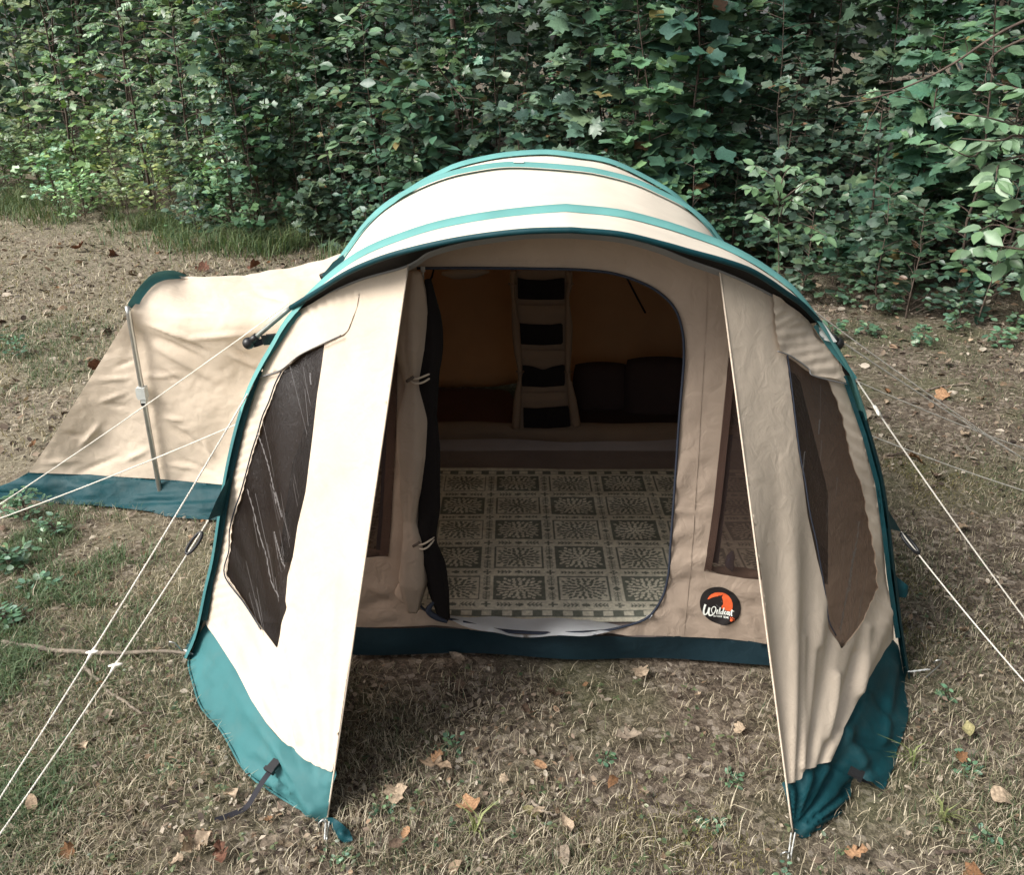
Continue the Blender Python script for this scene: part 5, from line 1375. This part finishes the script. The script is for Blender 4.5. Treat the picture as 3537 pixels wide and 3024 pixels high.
# bushes filling the foot of the wood
for i, x in enumerate(np.arange(-4.2, 7.6, .36)):
    b = in_wood(x + rng.uniform(-.2, .2), rng.uniform(-.12, .75) if x < 2 else rng.uniform(-.45, .8))
    kd = ['ovate', 'oval', 'tulip', 'maple'][int(rng.integers(0, 4))]
    tree('understory_bush', 'dense dark green bush filling the foot of the wood {z}', 'bush', b, 'bushes at the foot of the wood', height=rng.uniform(.7, 1.6), spread=rng.uniform(.45, .7), kind=kd, size=rng.uniform(.06, .10), n_twig=30, per_twig=9,
         hmin=.04, r0=.008, up=.5, yel=.015)
# taller trunks standing deeper in the wood
for x, dep, r, hgt in ((-1.05, 1.2, .045, 7.5), (1.2, 1.9, .035, 7), (.5, 2.3, .03, 7), (-8.3, 3, .06, 8), (-6.9, 2.4, .04, 7), (3.9, 2.5, .04, 7), (-2.7, 2.6, .035, 7), (5.6, 2.6, .05, 8), (-4.0, 3.2, .05, 8), (2.4, 3.0, .04, 7.5), (7.6, 2.0, .07, 8), (-11.5, 2.5, .07, 8)):
    tree('forest_tree', 'unseen forest tree added beside the clearing, its low leaves cutting the light', 'tree', in_wood(x, dep), 'tall thin trunks in the wood', height=hgt, spread=2.1, kind='quad', size=.30, n_twig=46, per_twig=14, hmin=.42, r0=r, lean=(rng.normal(0, .03), 0), facing=(0, -.1, 1), yel=.01)
# unseen trees added right of and behind the camera to cut light from there
for x, y in ((6.6, 3.4), (7.2, 1.0), (6.4, -1.2), (8.5, 5.0), (5.2, -3.2), (3.8, -4.6), (4.6, -6.5), (8.6, -4), (9.4, -.5), (9, 2.6)):
    tree('forest_tree', 'unseen forest tree added beside the clearing, its low leaves cutting the light', 'tree', (x, y, 0), 'tall thin trunks in the wood', height=7.0, spread=2.1, kind='quad', size=.34, n_twig=76, per_twig=14, hmin=.12, r0=.06, facing=(0, 0, 1))

# the depth of the wood: leaves beyond counting
def deep_wood():
    L = Leaves(); n = 90000
    x = rng.uniform(-19, 15, n); dep = 2.2 + 11 * rng.random(n) ** 1.25
    z = 4.8 * rng.random(n) ** .85
    keep = fbm(x * .9, z * 1.3 + dep * .35, 77) + .12 * rng.random(n) > .45
    x, dep, z = x[keep], dep[keep], z[keep]; n = len(x)
    P = np.column_stack([x + dep * .32, edge_at(x) + dep * .95, z])
    D = unit(np.column_stack([rng.normal(0, 1, n), rng.normal(0, 1, n), rng.normal(-.3, .4, n)]))
    N = unit(np.array([-.1, -.45, .75]) + rng.normal(0, .42, (n, 3)))
    S = rng.uniform(.09, .19, n) * (1 + dep * .035)
    sel = rng.random(n)
    C = leaf_cols(n, GREENS, .012)
    # the roof of the wood: high foliage that keeps its depth dim
    m2 = 26000; x2 = rng.uniform(-19, 15, m2); d2 = rng.uniform(.6, 13, m2); z2 = rng.uniform(4.6, 7.5, m2)
    k2 = fbm(x2 * .5, d2 * .5, 55) > .36; x2, d2, z2 = x2[k2], d2[k2], z2[k2]; m2 = len(x2)
    L.add('quad', np.column_stack([x2 + d2 * .32, edge_at(x2) + d2 * .95, z2]), unit(rng.normal(0, 1, (m2, 3)) * np.array([1, 1, .3])), unit(np.array([0, 0, 1.0]) + rng.normal(0, .35, (m2, 3))), rng.uniform(.25, .42, m2), leaf_cols(m2, GREENS, .01))
    for k, m in (('maple', sel < .35), ('tulip', (sel >= .35) & (sel < .55)), ('ovate', sel >= .55)):
        L.add(k, P[m], D[m], N[m], S[m], C[m])
    return L.me('wood_foliage')
dw = obj('wood_foliage', deep_wood(), M_leaf); tag(dw, 'mass of green foliage deep in the wood', 'foliage', kind='stuff')

# ------------------------------------------------------------------ the two sprays hanging in from the right, every leaf its own piece
LEAF_ME = {}
def leaf_mesh(kind, variant):
    key = (kind, variant)
    if key not in LEAF_ME:
        T, F = TPL[kind]; T = T.copy()
        T[:, 2] += .10 * math.sin(variant * 1.7) * T[:, 0] * T[:, 1] + .05 * (variant % 3 - 1) * T[:, 0]
        c = (1.35 * np.array([(.085, .155, .085), (.10, .17, .085), (.075, .135, .065), (.10, .17, .09), (.115, .175, .11)])[variant % 5])
        me = tinted('leaf', T, F, np.repeat(c[None], len(T), 0) * (1 + .1 * np.random.default_rng(variant).normal(0, 1, (len(T), 1)))); me.materials.append(M_leaf); LEAF_ME[key] = me
    return LEAF_ME[key]
def leaf_part(parent, kind, variant, p, d, n, s):
    d = Vector(d).normalized(); n = Vector(n); y = n.cross(d).normalized(); z = d.cross(y)
    o = bpy.data.objects.new('leaf', leaf_mesh(kind, variant)); COL.objects.link(o); o.parent = parent
    M = Matrix((d, y, z)).transposed().to_4x4()
    o.matrix_basis = Matrix.Translation(Vector(p) - wpos(parent)) @ M @ Matrix.Diagonal((s, s, s, 1))
    return o
def spray(name, label, twigs, y, kind, size, per, group=None, face=(-.2, -.55, .8), r=.006, whorl=False):
    P0 = Plane((0, 1, 0), (0, y, 0))
    t = thing(name, label, 'branch', tuple(P0([twigs[0][0]])[0]), group)
    mb = MB(); Lf = []
    for tw in twigs:
        C = smooth_curve(P0(tw) + np.array([(0, .06 * rng.normal(), 0) for _ in tw]), 16)
        mb.add(*tube_vf(C, np.linspace(r, r * .3, 16), 5, False))
        for q in range(per):
            f = 1.0 if q < (4 if whorl else 1) else rng.uniform(.25, 1)
            i = min(15, int(f * 15)); d = unit(C[min(15, i + 1)] - C[max(0, i - 1)])
            a = (q * 1.35 if whorl else (1 if q % 2 else -1) * rng.uniform(.5, 1.1)) + rng.normal(0, .15)
            sdv = unit(np.cross((0, 0, 1.0), d)); dd = unit(d * math.cos(a) + sdv * math.sin(a) + np.array([0, 0, -.32 + rng.normal(0, .15)]))
            nn = unit(np.array(face) + rng.normal(0, .28, 3)); s = size * rng.uniform(.7, 1.15)
            p = C[i] + dd * .012
            Lf.append((kind, int(rng.integers(0, 5)), p, dd, nn, s))
    obj('twig', mb.me('twig'), M_bark, t)
    for a in Lf: leaf_part(t, *a)
    return t
spray('overhanging_branch', 'pale green leafy branch reaching in from the right edge, the upper of the two sprays', [[(3640, 470), (3500, 430), (3380, 400), (3300, 390)], [(3640, 480), (3520, 470), (3420, 480), (3330, 480)], [(3600, 470), (3450, 500), (3350, 540), (3230, 490)],
       [(3640, 330), (3560, 320), (3470, 290)], [(3560, 520), (3460, 560), (3350, 600)], [(3640, 560), (3560, 580), (3480, 560)]], 3.6, 'ovate', .082, 14, 'sprays hanging in from the right')
spray('overhanging_branch', 'pale green whorled leafy branch at the right edge, the lower of the two sprays', [[(3650, 760), (3540, 740), (3460, 715)], [(3650, 790), (3540, 790), (3450, 780), (3380, 790)], [(3640, 850), (3530, 850), (3430, 840), (3350, 860)],
       [(3640, 800), (3560, 850), (3480, 900)], [(3650, 880), (3580, 900), (3540, 960)], [(3640, 700), (3580, 720), (3540, 700)]], 3.4, 'ovate', .085, 13, 'sprays hanging in from the right', whorl=True)
# bare dark limbs slanting across the wood at the upper right
def limb(px, y, r0, r1, label):
    C = smooth_curve(Plane((0, 1, 0), (0, y, 0))(px), 40); C[:, 1] += .15 * np.sin(np.linspace(0, 3, 40))
    t = thing('bare_limb', label, 'branch', tuple(C[0]), 'bare limbs in front of the wood')
    obj('limb', mesh_from('limb', *tube_vf(C, np.linspace(r0, r1, 40), 6)), M_bark, t)
    tw = MB()
    for f in (.3, .5, .62, .75, .9):
        i = int(f * 39); d = C[i] - C[i - 1]; d /= np.linalg.norm(d); e = d * .7 + np.array([rng.normal(0, .4), rng.normal(0, .3), rng.normal(0, .7)])
        tw.add(*tube_vf(lerp_pts(C[i], C[i] + e * .22, 5) + rng.normal(0, .008, (5, 3)), np.linspace(r1 * .9, .0015, 5), 4, False))
    tag(obj('twigs', tw.me('twigs'), M_bark, t), kind='stuff')
limb([(3560, 60), (3460, 120), (3330, 220), (3200, 290), (3050, 340), (2900, 360)], 5.6, .010, .0035, 'long dark limb slanting down to the left at the upper right')
limb([(3545, 130), (3480, 200), (3440, 270)], 4.6, .0065, .003, 'short dark limb above the upper pale spray at the right edge')
limb([(1510, 230), (1560, 300), (1610, 350)], 9.0, .009, .004, 'bare grey branch caught among the leaves above the tent roof')
# the hickory-like sapling right of the tent, leaf by leaf
spray('hickory_sapling', 'sapling with pale pointed leaflets in fans just right of the tent roof', [[(2690, 1000), (2690, 850), (2688, 700), (2690, 640)], [(2688, 690), (2650, 600), (2600, 565)], [(2688, 660), (2720, 590), (2760, 575)], [(2690, 680), (2780, 620), (2840, 610)], [(2690, 720), (2630, 660), (2590, 640)],
       [(2690, 740), (2720, 690), (2740, 680)], [(2690, 720), (2780, 660), (2810, 640)], [(2690, 800), (2640, 750), (2610, 740)], [(2690, 790), (2760, 770), (2830, 800)]], 6.6, 'ovate', .100, 12, None, whorl=True)

# ------------------------------------------------------------------ ground cover
KEEP_OUT = [np.array([(-1.20, 2.74), (1.45, 2.64), (1.55, 4.0), (1.5, 6.1), (-1.1, 6.1), (-1.3, 4.0)]), np.array([(-2.75, 4.06), (-1.2, 3.93), (-.6, 3.93), (-.6, 5.3), (-1.8, 5.2), (-2.6, 5.1)])]
sk_poly = np.vstack([ground([(690, 2150)] + [(x - 12, y + 8) for x, y in L_bot] + [(1133, 2836)])[:, :2]]); sk_polyR = ground([(3094, 2200), (3130, 2290)] + R_bot + [(2738, 2882)])[:, :2]
skl_in = ground([(760, 2232), (871, 2430), (971, 2575), (1095, 2680)])[:, :2]
def clear(P):
    k = np.ones(len(P), bool)
    for q in KEEP_OUT: k &= ~pip(P, q)
    k &= ~pip(P, np.vstack([sk_poly, skl_in[::-1]]))
    k &= ~pip(P, np.vstack([sk_polyR]))
    return k
def scatter(n, pw=1.0):
    """points over the visible ground, denser towards the camera"""
    n = int(n * 1.35); v = rng.random(n); d = 1.15 + 12.9 * v ** 2.0
    u = rng.uniform(-.86, .86, n)
    P = np.column_stack([u * (d * .98 + .6), d])
    k = (P[:, 1] < edge_at(P[:, 0]) + 1.8) & clear(P)
    return P[k]
STRAW = np.array([(.40, .345, .245), (.31, .265, .185), (.52, .46, .35), (.20, .165, .115)])
GRASSG = np.array([(.085, .115, .055), (.12, .15, .075), (.060, .095, .050), (.16, .175, .09)])
def blades(P, hmin, hmax, wid, green, lean=.7, hs=1.0, gcol=None):
    gcol = GRASSG if gcol is None else gcol
    n = len(P); az = rng.uniform(0, 2 * np.pi, n); h = rng.uniform(hmin, hmax, n) * hs
    d = np.column_stack([np.cos(az), np.sin(az), np.zeros(n)]); s = np.column_stack([-np.sin(az), np.cos(az), np.zeros(n)])
    ln = rng.uniform(.15, lean, n) * h
    b = np.column_stack([P, np.zeros(n) - .003])
    w = wid * rng.uniform(.6, 1.3, n)[:, None]
    up = np.array([0, 0, 1.0])
    m = b + d * (ln * .3)[:, None] + up * (h * .6)[:, None]; t = b + d * ln[:, None] + up * (h * rng.uniform(.6, 1.0, n))[:, None]
    V = np.stack([b - s * w, b + s * w, m - s * w * .7, m + s * w * .7, t], 1).reshape(-1, 3)
    o = (np.arange(n) * 5)[:, None]
    F = np.concatenate([o + np.array([[0, 1, 3]]), o + np.array([[0, 3, 2]]), o + np.array([[2, 3, 4]])])
    g = rng.random(n) < green
    C = np.where(g[:, None], gcol[rng.integers(0, len(gcol), n)], STRAW[rng.integers(0, 4, n)]) * rng.uniform(.7, 1.2, (n, 1))
    return V, F, np.repeat(C, 5, 0)
P = scatter(480000)
gn = fbm(P[:, 0] * 1.1 + 3, P[:, 1] * 1.1, 91); rightness = np.clip((P[:, 0] - .2) / 1.5, 0, 1)
keep = rng.random(len(P)) < np.clip((gn - .26) * 4, .14, 1) * (1 - .35 * rightness)
P = P[keep]; gn = gn[keep]
V, F, C = blades(P, .010, .045, .0014, np.clip(.16 + (gn - .47) * 2.0 + .22 * (P[:, 0] > -.4), .06, .9), 2.0)
gr = obj('grass', tinted('grass', V, F, C), M_grass); tag(gr, 'short dry grass growing thinly over the clearing', 'grass', kind='stuff')
# coarser dry tufts over the far left side, where the ground is paler
n2 = 26000; x2 = rng.uniform(-8, -.9, n2); y2 = rng.uniform(4.5, 13, n2); P2 = np.column_stack([x2, y2]); P2 = P2[(y2 < edge_at(x2) + .2) & clear(P2)]
V, F, C = blades(P2, .02, .075, .0042, np.clip((fbm(P2[:, 0] * .8 + 4, P2[:, 1] * .8, 91) - .42) * 2.4, .04, .85), 2.4)
dg = obj('dry_grass', tinted('dry_grass', V, F, C), M_grass); tag(dg, 'pale dry grass on the far left of the clearing', 'grass', kind='stuff')
# long grass at the foot of the left hand wood edge
x = rng.uniform(-8.5, -1.2, 12000); off = rng.normal(-.05, .30, 12000)
P = np.column_stack([x + off * .3, edge_at(x) + off]); k = fbm(x * 1.4, off, 31) > .42; P = P[k]
hs = .35 + 1.1 * fbm(P[:, 0] * 2.2, P[:, 1] * 2, 36)
V, F, C = blades(P, .10, .40, .0042, .985, 1.9, hs=hs, gcol=np.array([(.10, .16, .07), (.13, .18, .08), (.08, .14, .07), (.17, .19, .09)]))
tg = obj('long_grass', tinted('long_grass', V, F, C), M_grass); tag(tg, 'long green grass along the foot of the wood edge at the left', 'grass', kind='stuff')
# yellow moss cushions on the right, green patches at the left edge
def patch_blades(name, spots, n, hmin, hmax, wid, gcol, label, cat, lean=1.2):
    Q = []
    for px, ra, m in spots:
        c = gp(*px)[:2]; q = rng.normal(0, 1, (int(n * m), 2)) * np.array([ra, ra * .8]) * .6 + c
        Q.append(q[fbm(q[:, 0] * 4, q[:, 1] * 4, 71) > .40])
    Q = np.vstack(Q); Q = Q[clear(Q)]
    V, F, C = blades(Q, hmin, hmax, wid, .95, lean, gcol=gcol)
    o = obj(name, tinted(name, V, F, C), M_grass); return tag(o, label, cat, kind='stuff')
patch_blades('moss', [((3160, 1640), .42, 1), ((3330, 1545), .36, .7), ((2990, 1700), .25, .5), ((3400, 1420), .3, .5), ((3200, 2150), .25, .6), ((3050, 2010), .2, .5), ((2420, 2920), .16, .3), ((2100, 2860), .14, .2)], 5200, .004, .014, .0016, np.array([(.20, .175, .06), (.16, .15, .055), (.25, .21, .08), (.12, .12, .05)]), 'yellow green moss cushions on the ground right of the tent', 'moss')
patch_blades('green_turf', [((60, 1180), .8, 1), ((180, 1320), .6, .5), ((330, 800), 1.2, .6), ((60, 1850), .35, .8), ((160, 2120), .35, .6), ((330, 1950), .3, .3), ((100, 2300), .25, .4), ((80, 2750), .22, .3)], 5200, .02, .07, .0019, np.array([(.10, .16, .075), (.13, .18, .09), (.08, .13, .065)]), 'greener grass patches along the left edge', 'grass', 1.6)
# leaf litter
DEAD = np.array([(.20, .155, .115), (.11, .083, .062), (.26, .215, .165), (.32, .275, .22), (.06, .045, .036), (.16, .12, .092), (.22, .15, .10), (.34, .30, .245), (.045, .034, .028)])
P = scatter(88000); n = len(P)
dn = fbm(P[:, 0] * 1.3, P[:, 1] * 1.3, 17); k = rng.random(n) < np.clip((dn - .26) * 3.4, .15, 1); P = P[k]; n = len(P)
L = Leaves()
PP_ = np.column_stack([P, rng.uniform(.001, .014, n)])
az = rng.uniform(0, 2 * np.pi, n); D = np.column_stack([np.cos(az), np.sin(az), rng.normal(0, .35, n)]); N = unit(np.array([0, 0, 1.0]) + rng.normal(0, .55, (n, 3)))
S = (.006 + .023 * rng.random(n) ** 2.4) * (1 + .06 * P[:, 1]); C = DEAD[rng.integers(0, len(DEAD), n)] * rng.uniform(.75, 1.2, (n, 1))
sel = rng.random(n)
for kd, m in (('quad', sel < .5), ('oval', (sel >= .5) & (sel < .75)), ('lance', sel >= .75)): L.add(kd, PP_[m], D[m], N[m], S[m], C[m])
ll = obj('leaf_litter', L.me('leaf_litter'), M_dead); tag(ll, 'brown broken leaf litter strewn through the grass', 'leaf litter', kind='stuff')
# clover and other low green sprigs
P = scatter(1900); k = fbm(P[:, 0] * .9 + 7, P[:, 1] * .9, 41) > .53; P = P[k]; n = len(P) * 4
Pc = np.repeat(P, 4, 0); az = rng.uniform(0, 2 * np.pi, n)
L = Leaves(); L.add('oval', np.column_stack([Pc, rng.uniform(.012, .035, n)]), np.column_stack([np.cos(az), np.sin(az), rng.normal(.1, .2, n)]), unit(np.array([0, -.1, 1]) + rng.normal(0, .25, (n, 3))), rng.uniform(.008, .020, n), leaf_cols(n, GRASSG * .9, 0))
cv = obj('clover', L.me('clover'), M_leaf); tag(cv, 'small green clover sprigs among the grass', 'clover', kind='stuff')

# broken leaves lying on the far side of the clearing
P = np.column_stack([rng.uniform(-8, 6, 16000), rng.uniform(4.5, 13, 16000)]); P = P[(P[:, 1] < edge_at(P[:, 0]) + .6) & clear(P)]; n = len(P)
az = rng.uniform(0, 2 * np.pi, n); L = Leaves()
L.add('oval', np.column_stack([P, rng.uniform(.004, .02, n)]), np.column_stack([np.cos(az), np.sin(az), rng.normal(0, .35, n)]), unit(np.array([0, 0, 1.0]) + rng.normal(0, .5, (n, 3))), .025 + .07 * rng.random(n) ** 2.5, DEAD[rng.integers(0, len(DEAD), n)] * rng.uniform(.75, 1.2, (n, 1)))
lf = obj('leaf_litter', L.me('leaf_litter'), M_dead); tag(lf, 'brown broken leaves strewn over the far side of the clearing', 'leaf litter', kind='stuff')

# fallen leaves one can pick out, each a thing of its own
DEAD_ME = {}
def dead_leaf(kind, ci, v):
    key = (kind, ci, v)
    if key not in DEAD_ME:
        T, F = TPL[kind]; T = T.copy(); r = np.random.default_rng(v * 17 + ci)
        T[:, 2] = .34 * np.abs(T[:, 1]) * (1 + .6 * v) + .13 * np.sin(T[:, 0] * 5 + v) + r.normal(0, .055, len(T))
        c = DEADC[ci]
        me = tinted('fallen_leaf', T, F, np.repeat(np.array(c)[None], len(T), 0) * (1 + .16 * r.normal(0, 1, (len(T), 1)))); me.materials.append(M_dead); DEAD_ME[key] = me
    return DEAD_ME[key]
DEADC = [(.30, .22, .15), (.36, .28, .20), (.17, .09, .045), (.13, .09, .065), (.29, .17, .095), (.12, .058, .038), (.32, .29, .15), (.21, .17, .13)]
def fallen(px, size, kind, ci, label, az=None, tilt=.25, group='fallen leaves on the clearing', world=None):
    p = gp(*px, .012) if world is None else np.array([*world, .012])
    o = bpy.data.objects.new('fallen_leaf', dead_leaf(kind, ci, int(rng.integers(0, 3)))); COL.objects.link(o)
    o.location = p + np.array([0, 0, size * .10]); o.scale = (size,) * 3
    o.rotation_euler = (rng.normal(0, tilt), rng.normal(0, tilt), rng.uniform(0, 6.28) if az is None else az)
    return tag(o, label, 'leaf', group)
fallen((1555, 2680), .115, 'oak', 0, 'large tan lobed leaf lying in the middle of the porch ground')
fallen((1645, 2810), .075, 'tulip', 4, 'pale orange folded leaf below the large tan lobed one')
fallen((1800, 2800), .070, 'ovate', 6, 'yellow green leaf beside the bent grey twig')
fallen((1840, 2640), .050, 'oval', 4, 'small orange leaf in the middle of the porch ground')
fallen((2120, 2560), .100, 'oak', 7, 'grey spidery leaf towards the right of the porch ground')
fallen((2225, 2760), .055, 'oval', 1, 'pale oval leaf right of the bent grey twig')
fallen((2130, 2690), .060, 'ovate', 2, 'rusty leaf between the grey spidery leaf and the pale oval one')
fallen((1410, 2865), .050, 'oval', 4, 'orange leaf right of the left peg')
fallen((620, 2960), .105, 'oak', 1, 'large pale curled leaf at the lower left', az=.9)
fallen((760, 2915), .085, 'oak', 5, 'rust red leaf touching the large pale curled one')
fallen((812, 2770), .075, 'oval', 1, 'cream leaf under the curling black strap')
fallen((3420, 2760), .080, 'tulip', 1, 'square cream leaf at the lower right')
fallen((3350, 2555), .080, 'ovate', 6, 'yellow green curled leaf right of the shaded teal skirt')
fallen((2990, 2955), .075, 'oak', 4, 'tan leaf near the bottom right of the right peg')
fallen((3130, 1580), .110, 'oak', 4, 'orange tan leaf below the low rope on the right')
fallen((3270, 1370), .110, 'maple', 4, 'orange lobed leaf between the ropes on the right')
fallen((3390, 1385), .110, 'oak', 1, 'pale leaf near the right edge above the ropes')
fallen((1606, 2290), .070, 'ovate', 7, 'dull brown leaf against the mud skirt under the door')
fallen((300, 2600), .085, 'oak', 1, 'pale lobed leaf beside the near guy ropes')
fallen((370, 2520), .090, 'oak', 7, 'grey brown leaf just right of the near guy ropes')
for px, ci in (((265, 870), 5), ((630, 975), 5), ((690, 930), 5), ((868, 935), 5), ((328, 1292), 5), ((400, 882), 5), ((870, 850), 4)):
    fallen(px, .15, 'maple', ci, 'rust red lobed leaf on the pale grass behind the side pod', tilt=.5, group='rust red leaves behind the side pod')
for i in range(210):
    d = 1.7 + 9.5 * rng.random() ** 1.4; u = rng.uniform(-.62, .62)
    w = np.array([[u * (d + .6), d]])
    if not clear(w)[0] or d > edge_at(w[0, 0]) + .5: continue
    fallen(None, rng.uniform(.028, .075), rng.choice(['oak', 'ovate', 'maple', 'oval']), int(rng.choice([0, 1, 1, 2, 3, 3, 4, 7, 7])), 'dry brown leaf lying loose in the thin grass', world=w[0])
# low weeds: the green clumps at the left edge and tufts elsewhere
def weed(px, h, s, n, label, kd='ovate', size=.035, group='low green weeds in the clearing'):
    tree('weed', label, 'weed', gp(*px), group, height=h, spread=s, kind=kd, size=size, n_twig=n, per_twig=6, hmin=.1, r0=.003, up=1.0, pal=GREENS * 1.5, yel=.003, facing=(-.1, -.3, .9))
weed((90, 1790), .16, .20, 26, 'green weed clump under the guy ropes at the left edge', size=.032)
weed((190, 1850), .12, .16, 20, 'green weed clump just right of the one at the left edge', size=.03)
weed((40, 1960), .13, .16, 22, 'pale green weed clump below the others at the left edge', 'oval', .04)
weed((20, 2150), .10, .14, 18, 'green weed clump above the long grey stick', 'oval', .032)
weed((130, 2030), .06, .10, 10, 'small pale sprig between the weed clumps and the long stick', 'oval', .04)
weed((60, 1230), .22, .16, 12, 'dark twiggy weed at the left edge beside the side pod')
for px in ((2990, 1160), (3080, 1090), (3300, 1150), (3450, 1200), (2920, 1060), (3180, 1200), (2870, 1180), (3500, 1130)):
    weed(px, rng.uniform(.10, .22), .16, 10, 'green weed on the leaf litter right of the tent near the wood', 'oval', .05, 'weeds near the wood on the right')
for px in ((1170, 2960), (2080, 2610), (1320, 2790), (2520, 2690), (2450, 2850), (3270, 2400), (3350, 2650), (2700, 3010), (1560, 2580), (600, 2640), (3400, 2900)):
    weed(px, rng.uniform(.03, .06), .06, 8, 'tiny green sprig in the foreground grass', 'oval', .02, 'tiny sprigs in the foreground')
# bleached grass tufts in the porch
for px, c, lab in (((2500, 2810), (.50, .44, .32), 'bleached straw tuft left of the right peg'), ((1650, 2870), (.26, .29, .12), 'pale green grass tuft below the folded orange leaf'), ((3150, 2640), (.20, .24, .09), 'green grass tuft right of the shaded teal skirt'), ((3260, 2830), (.22, .25, .10), 'tall green grass tuft near the right corner')):
    p = gp(*px); n = 16; V, F, C = blades(np.repeat(p[None, :2], n, 0) + rng.normal(0, .008, (n, 2)), .05, .10, .0028, .5, 1.6)
    o = obj('grass_tuft', tinted('grass_tuft', V, F, np.repeat(np.array([c]), len(V), 0)), M_grass); tag(o, lab, 'grass tuft')
